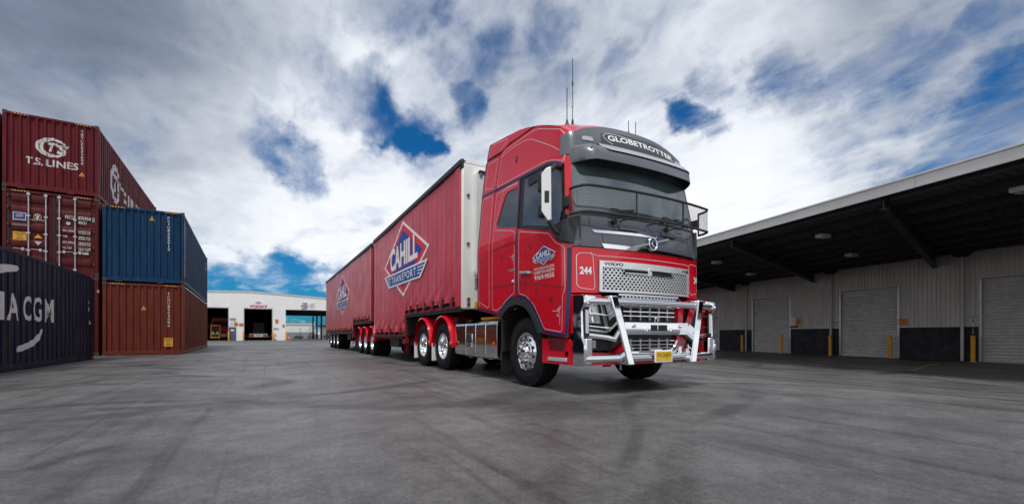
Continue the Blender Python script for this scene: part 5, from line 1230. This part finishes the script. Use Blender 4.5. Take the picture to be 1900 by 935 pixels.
# roof aerials
for x, y, z0_, z1_, r in ((-.72, -.36, 3.94, 4.52, .007), (-.60, -.34, 3.98, 5.02, .006), (.50, -.40, 4.02, 4.30, .006), (.66, -.40, 4.00, 4.31, .006)):
    s = MB(); s.lathe([(-.10, .07 if x == -.72 else .025), (-.02, .055 if x == -.72 else .02), (.06, .018), (.10, .012)], BLK, 'z', (x, y, z0_), 14)
    s.tube([(x, y, z0_ + .05), (x, y, z1_)], r, TRIM, 6)
    if x == -.60: s.tube([(x, y, 4.27), (x, y, 4.36)], .014, STEEL, 8); s.tube([(x, y, 4.60), (x, y, 4.66)], .012, BLK, 8)
    s.build('aerial', tr)
# stone guard basket in front of the windscreen
def gd(t, z):     # plan curve of the guard, t in -1..1
    a = abs(t); x = math.copysign(1.16 * min(1, a / .86), t) if a < .86 else math.copysign(1.16 + .10 * math.sin((a - .86) / .14 * 1.57), t)
    y = -1.49 + .10 * min(1, a / .86) ** 2 if a < .86 else -1.39 + .24 * ((a - .86) / .14) ** 1.3
    return (x, y, z)
sgd = MB(); T = [-1 + i / 20 for i in range(41)]
sgd.tube([gd(t, 2.68 + .0 * t) for t in T], .017, TRIM, 8); sgd.tube([gd(t, 2.345) for t in T], .017, TRIM, 8)
for t in (-1, -.30, .38, 1): sgd.tube([gd(t, 2.345), gd(t, 2.68)], .013, TRIM, 6)
sg_ = sgd.build('stone_guard', tr)
s = MB()
for k in range(1, 110):
    t = -1 + 2 * k / 110; p, q = Vector(gd(t, 2.35)), Vector(gd(t, 2.675)); d_ = Vector((.0016, 0, 0)); s.quad(p - d_, p + d_, q + d_, q - d_, TRIM)
for k in range(1, 18):
    z = 2.345 + .335 * k / 18
    s.grid([[gd(t, z - .0016) for t in T], [gd(t, z + .0016) for t in T]], TRIM)
o = s.build('guard_mesh', sg_, smooth=0, recalc=False); o['kind'] = 'stuff'
for sg in (-1, 1):
    s = MB(); F = SD if sg < 0 else SF; a = Vector(F(-.98, 2.55, .03)); e = Vector(gd(sg, 2.55))
    s.box(min(a.x, e.x) - .015, max(a.x, e.x) + .015, min(a.y, e.y), max(a.y, e.y), 2.46, 2.60, BLK); s.build('guard_bracket', sg_, bevel=.01)
for x in (-.5, 0, .5): s = MB(); s.tube([FR(x, 2.33, .02), (x + .12, -1.47, 2.345)], .010, TRIM, 6); s.build('guard_stay', sg_)

# lower front: bumper, headlights, lower grille
s = MB()
bf = lambda x, z, o: (x, -1.30 + .06 * x * x + max(0, abs(x) - 1.0) ** 2 * 2.2 - o, z)
patch(s, [(-1.22, .385), (1.22, .385), (1.22, .50), (-1.22, .50)], bf, .05, .12, RED, .1)
for sg in (-1, 1):
    patch(s, [(sg * 1.24, 1.31), (sg * .86, 1.31), (sg * .80, 1.24), (sg * 1.24, 1.24)], bf, .03, .1, RED, .1)
    patch(s, [(sg * .62, 1.31), (sg * .72, 1.24), (sg * .66, .50), (sg * .54, .50)], bf, .04, .1, RED, .1)
    patch(s, [(sg * 1.24, .72), (sg * 1.24, .50), (sg * .66, .50), (sg * .66, .54), (sg * 1.16, .56), (sg * 1.16, .72)], bf, .035, .1, RED, .1)
bu = s.build('bumper', tr)
for sg in (-1, 1):
    s = MB(); fx = lambda y, z, o: (sg * (1.19 + o), y, z)
    patch(s, [(-1.12, 1.30), (-1.12, .70), (-1.30, .70), (-1.30, 1.30)], fx, .04, .1, RED, .1); s.build('bumper_end', bu)
    s = MB(); patch(s, [(sg * 1.16, 1.22), (sg * .80, 1.22), (sg * .72, .80), (sg * 1.16, .84)], bf, .02, .06, CHAS, .1); hl = s.build('headlight', tr)
    s = MB(); patch(s, [(sg * 1.14, 1.20), (sg * .92, 1.20), (sg * .86, .93), (sg * 1.14, .95)], bf, .03, .01, LENS, .1); s.build('lens', hl)
    s = MB(); stripe(s, [(sg * .86, 1.20), (sg * .76, .82), (sg * 1.14, .86)], .03, bf, .034, SILV); s.build('light_bar', hl, recalc=False)
    for x_, z_ in ((1.04, 1.08), (.96, .99)): s = MB(); s.lathe([(-.05, .055), (-.035, .05), (-.01, .02)], CHR, 'y', (sg * x_, bf(x_, z_, .0)[1] + .01, z_), 20); s.build('reflector', hl)
    s = MB(); patch(s, [(sg * 1.14, .74), (sg * .70, .72), (sg * .68, .58), (sg * 1.14, .58)], bf, .03, .05, CHAS, .1); fl = s.build('fog_lamp', tr)
    s = MB(); patch(s, [(sg * 1.10, .71), (sg * .94, .71), (sg * .94, .61), (sg * 1.10, .61)], bf, .036, .01, LENS, .1); s.build('lens', fl)
s = MB(); patch(s, [(-.62, .50), (.62, .50), (.70, 1.31), (-.70, 1.31)], bf, -.01, .02, CHAS, .1); lg = s.build('lower_grille', tr)
for z in (1.16, 1.10, 1.04, .70, .645, .60): s = MB(); s.tube([bf(-.50, z, .035), bf(.50, z, .035)], .010, ALU, 6); s.build('grille_bar', lg)
s = MB()
for x in (-.36, -.18, 0, .18, .36): s.box(x - .012, x + .012, bf(x, 1, .03)[1], bf(x, 1, .0)[1], .98, 1.22, STEEL); s.box(x - .012, x + .012, bf(x, 1, .03)[1], bf(x, 1, .0)[1], .56, .73, STEEL)
s.build('grille_upright', lg)['kind'] = 'stuff'
s = MB(); hex_mesh(s, -.52, .52, 1.26, 1.305, .066, .036, 0, bf, .045, BRUSH); patch(s, [(-.58, 1.31), (.58, 1.31), (.58, 1.335), (-.58, 1.335)], bf, .05, .01, BRUSH, .2); s.build('grille_mesh', lg, smooth=0)['kind'] = 'stuff'
s = MB(); pts = [(-.50, .62), (-.52, .56), (-.44, .545), (.36, .545), (.47, .60), (.53, .70)]; s.tube([bf(x, z, .06) for x, z in smooth_path(pts, 2)], .018, CHR, 8); s.build('lower_trim', lg)

# chrome bull bar
bb = empty('bull_bar', (.03, .10, 0), parent=tr); bb.scale = (.97, 1, 1)
def plate(name, prof, x0, x1, m=CHR, bev=.012): s = MB(); s.prism(prof, 'x', x0, x1, m); return s.build(name, bb, bevel=bev)
for sg in (-1, 1):
    xs_ = sorted((sg * 1.315, sg * 1.275))
    ep = [(-1.30, .39), (-1.50, .40), (-1.52, .44), (-1.52, .66), (-1.47, .74), (-1.46, 1.10), (-1.52, 1.17), (-1.52, 1.25), (-1.49, 1.285), (-1.30, 1.29)]
    e = [(y, z) for y, z in ep]; plate('end_plate', round_poly(e, .02), *xs_)
    s = MB(); xe = sg * 1.20; s.box(min(sg * 1.10, sg * 1.28), max(sg * 1.10, sg * 1.28), -1.515, -1.475, 1.16, 1.285, CHR); s.build('end_cap', bb, bevel=.02)
    s = MB(); s.box(min(sg * 1.16, sg * 1.28), max(sg * 1.16, sg * 1.28), -1.515, -1.475, .40, .74, CHR); s.build('end_cap', bb, bevel=.02)
    s = MB(); s.box(min(sg * 1.19, sg * 1.275), max(sg * 1.19, sg * 1.275), -1.48, -1.455, .76, 1.14, BLK); s.box(min(sg * 1.205, sg * 1.26), max(sg * 1.205, sg * 1.26), -1.488, -1.478, .80, 1.10, LENS); s.build('marker_strip', bb, bevel=.004)
    # leaning uprights
    s = MB(); a0, a1 = .62, .87
    V = []
    for x, z in ((a0, .39), (a1, 1.285)):
        for dx in (-.062, .062):
            for y in (-1.66 if z < 1 else -1.60, -1.40): V.append((sg * x + dx, y, z))
    s.add(V, [(0, 1, 3, 2), (4, 6, 7, 5), (0, 4, 5, 1), (2, 3, 7, 6), (0, 2, 6, 4), (1, 5, 7, 3)], CHR); s.build('upright', bb, bevel=.014)
    for z, r in ((1.21, .045), (.475, .052)):
        xi = .85 if z > 1 else .64
        s = MB(); s.tube([(sg * xi, -1.53, z), (sg * 1.10, -1.51, z), (sg * 1.29, -1.46, z)], r, CHR, 14); s.build('wing_tube', bb)
        s = MB(); s.tube([(sg * (xi + .07), -1.53, z), (sg * (xi + .095), -1.528, z)], r + .012, ALU, 14); s.tube([(sg * (xi - .075), -1.54, z), (sg * (xi - .10), -1.54, z)], r + .012, ALU, 14); s.build('tube_collar', bb)
    s = MB(); s.tube([(sg * .74, -1.50, .715), (sg * .90, -1.47, .75), (sg * 1.27, -1.42, .79)], .036, CHR, 12); s.build('headlight_tube', bb)
    for z in (.885, 1.05): s = MB(); s.tube([(sg * .79, -1.50, z - .02), (sg * 1.27, -1.44, z + .02)], .011, CHR, 8); s.build('headlight_rail', bb)
    s = MB(); s.prism([(-1.5, .55), (-1.36, .55), (-1.34, .72)], 'x', sg * .50 - .02, sg * .50 + .02, CHR); s.lathe([(-.02, .02), (.0, .02)], STEEL, 'y', (sg * .46, -1.5, .60), 10); s.build('gusset', bb)
    s = MB(); s.box(sg * .72 - .05, sg * .72 + .05, -1.42, -1.2, .40, .52, CHAS); s.box(sg * .72 - .05, sg * .72 + .05, -1.42, -1.2, .80, .92, CHAS); s.build('mount', bb)
s = MB(); s.tube([(-.85, -1.54, 1.21), (.85, -1.54, 1.21)], .048, CHR, 16); s.build('top_tube', bb)
s = MB(); s.tube([(-.63, -1.55, .475), (.63, -1.55, .475)], .056, CHR, 16); s.build('bottom_tube', bb)
s = MB(); s.prism(round_poly([(-1.50, .785), (-1.46, .785), (-1.46, .955), (-1.50, .955)], .008), 'x', -.70, .70, CHR); cb_ = s.build('centre_channel', bb, bevel=.006)
s = MB(); s.box(-.72, .72, -1.46, -1.38, .940, .954, CHR); s.box(-.72, .72, -1.46, -1.38, .786, .800, CHR); s.build('channel_flange', bb, bevel=.004)
for x, z in ((-.42, .90), (-.18, .845), (.30, .845), (.52, .90)): s = MB(); s.lathe([(-.03, .0), (-.028, .014), (-.012, .026), (0, .028)], CHR, 'y', (x, -1.50, z), 14); s.build('bolt', bb)
for x0, x1 in ((-.09, .04), (.06, .24)): s = MB(); s.box(x0, x1, -1.504, -1.47, .835, .92, CHAS); s.build('channel_slot', bb)
s = MB(); s.box(-.10, .25, -1.503, -1.49, .925, .931, ALU); s.tube([(.05 + .03 * math.cos(a), -1.47, .98 + .04 * math.sin(a)) for a in [i * .63 for i in range(10)]], .006, CHR, 5, True); s.build('tow_pin', bb)
s = MB(); s.prism([(-.56, .535), (.40, .535), (.56, .62), (.56, .535), (.56, .51), (-.56, .51)], 'y', -1.50, -1.44, BRUSH); s.build('valance', bb, bevel=.004)
s = MB(); word(s, 'IRONMAN', -.10, .562, .20, .03, lambda u, v: (u, -1.515, v), BL, .01) if False else s.box(-.10, .12, -1.512, -1.50, .555, .585, BRUSH); s.build('maker_tab', bb)
s = MB(); s.box(-.16, .20, -1.635, -1.615, .405, .575, WHT); npl = s.build('number_plate', bb, bevel=.01)
s = MB(); s.box(-.135, .175, -1.639, -1.634, .43, .555, YPL); word(s, 'VV-54JW', -.125, .455, .29, .085, lambda u, v: (u, -1.642, v), GRN, .0); word(s, 'NSW', -.05, .437, .12, .013, lambda u, v: (u, -1.642, v), WHT); s.build('plate_face', npl, smooth=0)
for sg in (-1, 1): s = MB(); s.tube([(sg * .62, -1.45, .385), (sg * .62, -1.45, .345)], .008, STEEL, 6); s.tube([(sg * .62 + .016 * math.cos(a), -1.45, .33 + .016 * math.sin(a)) for a in [i * .63 for i in range(10)]], .004, CHR, 5, True); s.build('ring_hook', bb)
# door crest and addresses
s = MB(); transport_logo(s, lambda u, v, k: SD(-.56 - u * .30, 1.908 + v * .135, .0275 + .0008 * k), False); s.build('crest', tr, smooth=0, recalc=False)
fdr = lambda u, v: SD(-u, v, .0285)
s = MB(); word(s, '88-90 WILLIAM ANGLISS DRIVE', .315, 1.715, .50, .036, fdr, WHT, .01, [.4, .5, .6, .7]); word(s, 'LAVERTON NORTH', .315, 1.655, .505, .046, fdr, WHT, .012, [.4, .5, .6, .7]); word(s, '9369.9555', .32, 1.575, .50, .062, fdr, WHT, .012, [.4, .5, .6, .7]); s.build('address_lettering', tr, smooth=0, recalc=False)
s = MB(); word(s, '600', -.44, 1.79, .19, .05, lambda u, v: SD(-u, v, .0255), STEEL, .02); s.quad(SD(.50, 1.812, .0255), SD(.455, 1.812, .0255), SD(.455, 1.822, .0255), SD(.50, 1.822, .0255), STEEL); s.build('power_badge', tr, smooth=0, recalc=False)
s = MB(); s.quad(SD(.36, 1.62, .0255), SD(.29, 1.62, .0255), SD(.29, 1.655, .0255), SD(.36, 1.655, .0255), WHT); s.build('small_label', tr, smooth=0, recalc=False)
def scroll(mb, y, z, k, m, f=SD, off=.0285):
    for a0, r, dy, dz_ in ((0, .035, 0, 0), (120, .028, -.02, .045), (200, .022, .015, -.05)):
        stripe(mb, [(y + dy * k + r * k * (1 - t * .06) * math.cos(R(a0 + t * 30)), z + dz_ * k + r * k * (1 - t * .06) * math.sin(R(a0 + t * 30))) for t in range(11)], .011 * k, f, off, m, res=.02)
    stripe(mb, [(y + .14 * k, z + .01), (y, z), (y - .03 * k, z - .05 * k), (y - .03 * k, z - .18 * k)], .007 * k, f, off, m)
s = MB(); scroll(s, -.92, 1.10, 1.0, PIN); scroll(s, .33, 2.02, .7, PIN, off=.0255); s.build('scroll_ornament', tr, smooth=0, recalc=False)
DSC = mat('dark_red_print', (0.13, 0.012, 0.02), .4)
s = MB()
for y, z, k, of in ((.42, 3.62, 1.0, .0248), (-.20, 2.09, .7, .0288), (.72, 2.08, .7, .0248), (-.74, 1.27, .8, .0288)):
    for a in range(0, 360, 72): poly(s, ell(y + .03 * k * math.cos(R(a)), z + .04 * k * math.sin(R(a)), .018 * k, .026 * k, 8), lambda u, v, o_=of: SD(u, v, o_), DSC)
s.build('rose_print', tr, smooth=0, recalc=False)

# ================================================================== CURTAIN-SIDED TRAILERS
def trailer(label, y0, y1, ys, zf, zr, ztop0, ztop1, logo_c, logo_w, logo_h, logo_z, axles, front, chassis_end, flap_step=True):
    """y in truck coordinates; the root stands on the ground under the headboard"""
    o = empty('curtain_trailer', (TX, TY + y0, 0)); tag(o, label, 'trailer', 'red curtain-sided trailers coupled behind the truck')
    Lg = y1 - y0; st = ys - y0; ZT_ = lambda y: ztop0 + (ztop1 - ztop0) * y / Lg
    rnd = random.Random(int(y0 * 10))
    hemf = lambda y: zf if y < st else zr
    poles = [.35 + k * .62 for k in range(int(Lg / .62) + 1)]
    def disp(y, z):
        """fabric relief: vertical weld ridges, sag, gathered hem"""
        d = 0.0
        for k, p in enumerate(poles):
            a = abs(y - p - .012 * math.sin(z * 3 + k))
            if a < .035: d += .009 * (1 - a / .035)
            elif a < .30: d -= .0025 * (1 - abs(a - .17) / .14 if abs(a - .17) < .14 else 0)
        d += .007 * math.sin(y * 1.3 + z * .7) + .003 * math.sin(y * 2.9 - z * 1.6 + 1)
        hem = hemf(y); h = z - hem
        w = math.exp(-max(0, h) / (.22 if y < st else .20))
        d += w * (.020 * math.sin(y * 9 + h * 14) + .014 * math.sin(y * 15 - h * 17 + 2)) * (.95 if y > st else .5)
        if y > st: d += w * .018 * math.sin((y * 5.2 - h * 9))
        return d
    CUTP = {}
    for side in (-1, 1):
        s = MB()
        for (a, b, z0) in ((.10, st, zf), (st, Lg - .06, zr)):
            step = .035 if side < 0 else .25
            Y = frange(a, b, step); nz = 36 if side < 0 else 6
            rows = []
            for y in Y:
                zt_ = ZT_(y) - .10; rows.append([(side * (1.245 + (disp(y, z0 + (zt_ - z0) * (k / nz) ** 1.5) if side < 0 else 0)), y, z0 + (zt_ - z0) * (k / nz) ** 1.5) for k in range(nz + 1)])
            s.grid(rows, CURT)
        cu = s.build('curtain', o, smooth=60)
        if side < 0: near = cu
        s = MB()
        s.prism([(0, ZT_(0) - .13), (Lg, ZT_(Lg) - .13), (Lg, ZT_(Lg) - .01), (0, ZT_(0) - .01)], 'x', side * 1.20, side * 1.285, BLK); s.build('top_rail', o, bevel=.02)
        # hem rail, coaming and buckles
        for (a, b, z0) in ((.12, st - .03, zf), (st + .02, Lg - .05, zr)):
            s = MB(); s.box(side * 1.235 - .02, side * 1.235 + .02, a, b, z0 - .13, z0 - .085, REDD); s.box(side * 1.18 - .06, side * 1.18 + .06, a, b, z0 - .20, z0 - .135, CHAS)
            s.build('side_rail', o)
            k = a + .35
            while k < b - .1:
                s = MB(); x = side * 1.262; zz = z0 + .06; s.box(x - .016, x + .016, k - .022, k + .022, zz - .05, zz + .05, BLK); s.box(x - .006, x + .006, k - .014, k + .014, zz - .17, zz - .05, BLK); s.build('buckle', o)
                s = MB(); s.box(side * 1.22 - .03, side * 1.22 + .012, k + .10, k + .22, z0 - .087, z0 + .0, REDD); s.build('rail_bracket', o); k += .62
    # crest printed on the curtain
    s = MB(); cy = logo_c - y0
    P = lambda u, v, k: (-(1.245 + disp(cy - u * logo_w, logo_z + v * logo_h)) - .0030 - .0030 * k, cy - u * logo_w, logo_z + v * logo_h)
    tmp = MB(); transport_logo(tmp, lambda u, v, k: (u, v, k), True, [k / 60 for k in range(-60, 61)])
    s.v = [P(*p) for p in tmp.v]; s.f, s.m, s.mats = tmp.f, tmp.m, tmp.mats; s.build('crest', near, smooth=0, recalc=False)
    s = MB(); poly(s, [(0, 0), (0, 1), (1, 1), (1, 0)], lambda u, v: (-1.30, Lg - .42 + u * .10, zr + .12 + v * .16), WHT) if front else None
    if front: s.build('label', o, smooth=0)
    # roof, rear wall, floor
    s = MB(); s.prism([(-1.20, -.06), (1.20, -.06), (1.15, -.0), (0, .02), (-1.15, .0)], 'y', 0, .02, WHITE, Matrix.Translation((0, 0, ztop0 - .02))) ; 
    s.add([(-1.2, 0, ZT_(0) - .03), (1.2, 0, ZT_(0) - .03), (1.2, Lg, ZT_(Lg) - .03), (-1.2, Lg, ZT_(Lg) - .03)], [(0, 1, 2, 3)], WHITE); s.build('roof', o)
    s = MB(); s.box(-1.23, 1.23, Lg - .06, Lg, zr, ZT_(Lg) - .14, WHITE); s.build('rear_doors', o)
    s = MB(); s.box(-1.2, 1.2, .1, st, zf - .10, zf - .02, CHAS); s.box(-1.2, 1.2, st, Lg - .07, zr - .10, zr - .02, CHAS); s.box(-1.2, 1.2, st - .06, st, zr - .1, zf - .02, CHAS); s.build('deck', o)
    s = MB()
    for x in (-.5, .5): s.box(x - .06, x + .06, .6, st + .2, zf - .32, zf - .105, CHAS); s.box(x - .06, x + .06, st - .2, chassis_end - y0, zr - .42, zr - .105, REDD)
    k = st + .3
    while k < Lg: s.box(-1.15, 1.15, k - .03, k + .03, zr - .18, zr - .105, CHAS); k += .9
    s.build('chassis', o)
    for sx in (-1.18, 1.18): s = MB(); s.box(sx - .06, sx + .06, st - .02, st + .30, zr - .34, zf - .16, REDD); s.build('step_post', o, bevel=.01)
    for sx in (-1, 1):
        s = MB(); s.box(sx * 1.0 - .05, sx * 1.0 + .05, st + .45, st + .55, .22, zr - .1, REDD); s.box(sx * 1.0 - .12, sx * 1.0 + .12, st + .38, st + .62, .18, .22, CHAS); s.build('landing_leg', o)
        s = MB(); s.box(sx * 1.15 - .03, sx * 1.15 + .03, st + .9, st + 1.9, zr - .46, zr - .20, CHAS); s.tube([(sx * 1.12, st + .4, zr - .25), (sx * 1.12, st + .45, zr - .6), (sx * 1.12, st + .9, zr - .62)], .02, REDD, 6); s.build('gear_rack', o)
    s = MB(); s.lathe([(-.012, .035), (.012, .035)], AMB, 'x', (-1.20, .9, zf - .15), 12); s.build('marker_lamp', o)
    # headboard
    hm = WHITE if front else REDD
    s = MB(); s.box(-1.245, 1.245, .0, .10, zf - .16, ztop0 - .08, hm); hb = s.build('headboard', o, bevel=.03)
    s = MB(); s.box(-1.262, -1.20, -.004, .10, ztop0 - .20, ztop0 + .0, BLK); s.box(1.20, 1.262, -.004, .10, ztop0 - .20, ztop0, BLK); s.build('corner_cap', o, bevel=.02)
    s = MB(); s.box(-1.266, -1.225, .10, .34, zf - .10, ztop0 - .14, CURT); s.build('corner_curtain', o, bevel=.01)
    if front:
        s = MB(); s.prism(round_poly([(-1.0, 1.98), (1.0, 1.98), (1.0, 4.12), (-1.0, 4.12)], .12, 6), 'y', -.14, -.002, WHITE); hp = s.build('front_housing', o, bevel=.035)
        for x, z in ((-.90, 4.0), (-1.12, 3.60), (-1.12, 2.62)): s = MB(); s.lathe([(-.02, .035), (-.0, .04)], STEEL, 'y', (x, -.142 if x > -1 else -.004, z), 16); s.lathe([(-.024, .018), (-.0, .018)], BLK, 'y', (x, -.142 if x > -1 else -.004, z), 12); s.build('marker_stud', hb)
        s = MB(); s.prism(round_poly([(-.96, 4.02), (-.74, 4.02), (-.78, 4.09), (-.94, 4.10)], .02), 'y', -.150, -.138, BLK); s.build('recess', hp)
        s = MB(); s.box(-.98, -.66, -.012, -.001, 1.72, 1.93, LENS); [s.box(-.95, -.95 + .25 - .06 * (k % 2), -.0145, -.0125, 1.75 + k * .04, 1.757 + k * .04, SIGNB) for k in range(4)]; s.build('data_plate', hb)
        s = MB(); s.box(-.90, -.50, -.03, -.001, 1.38, 1.62, LENS); s.box(-.85, -.80, -.05, -.03, 1.47, 1.56, REDL); s.box(-.74, -.69, -.05, -.03, 1.44, 1.58, STEEL); s.box(-.64, -.55, -.05, -.03, 1.42, 1.60, BLK); s.build('coupling_panel', hb)
        s = MB(); s.tube([(-.85, -.06, 1.66), (-.6, -.08, 1.68), (-.4, -.06, 1.64)], .022, BLK, 6); s.build('hose', hb)
        s = MB(); s.box(-.98, -.82, -.014, -.002, 1.345, 1.46, YPL); s.build('yellow_label', hb)
        for z in (1.50, 1.40): s = MB(); s.lathe([(-.03, .038), (.0, .04)], STEEL, 'y', (-1.12, -.004, z), 16); s.lathe([(-.034, .018), (.0, .018)], BLK, 'y', (-1.12, -.004, z), 12); s.build('gauge', hb)
    # running gear
    for ya in axles:
        y = ya - y0
        s = MB(); s.tube([(-1.0, y, .48), (1.0, y, .48)], .07, CHAS, 8); s.build('axle', o)
        for x in (-1.225, 1.225):
            if not _tw: w0 = make_wheel('drive', .485, .29, .272, True); w0.parent = o; _tw.append(w0)
            else: w0 = copy_tree(_tw[0], o)
            w0.location = (x, y, .485); w0.rotation_euler = (0, 0, math.pi if x > 0 else 0)
        for side in (-1, 1):
            s = MB(); A = list(range(-2, 183, 9)); r = .56
            if front:
                pf = [(1.285, -.03), (1.275, .0), (1.0, .016), (.62, .016), (.62, 0), (1.26, -.03)]
                s.grid([[(side * px, y + (r + dr) * math.cos(R(a)), .54 + (r + dr) * math.sin(R(a))) for a in A] for px, dr in pf], RED); s.build('mudguard', o, smooth=50)
    if not front:
        for side in (-1, 1): s = MB(); s.box(side * 1.22 - .01, side * 1.22 + .01, axles[-1] - y0 + .58, axles[-1] - y0 + .60, .2, .8, BLK); s.box(min(side * .6, side * 1.22), max(side * .6, side * 1.22), axles[-1] - y0 + .60, axles[-1] - y0 + .62, .2, .8, BLK); s.build('mud_flap', o)
    return o
_tw = []
ta = trailer('front red curtain-sided trailer with white headboard, coupled directly to the truck', 2.44, 10.62, 6.58, 1.46, .86, 4.33, 4.20, 6.73, 2.26, 1.08, 2.95, (11.05, 12.30, 13.42), True, 14.4)
tb = trailer('rear red curtain-sided trailer with black top rail, last in the road train', 10.92, 24.75, 14.95, 1.40, 1.00, 4.17, 4.17, 17.95, 2.15, 1.02, 2.80, (19.9, 21.25, 22.6), False, 24.5)
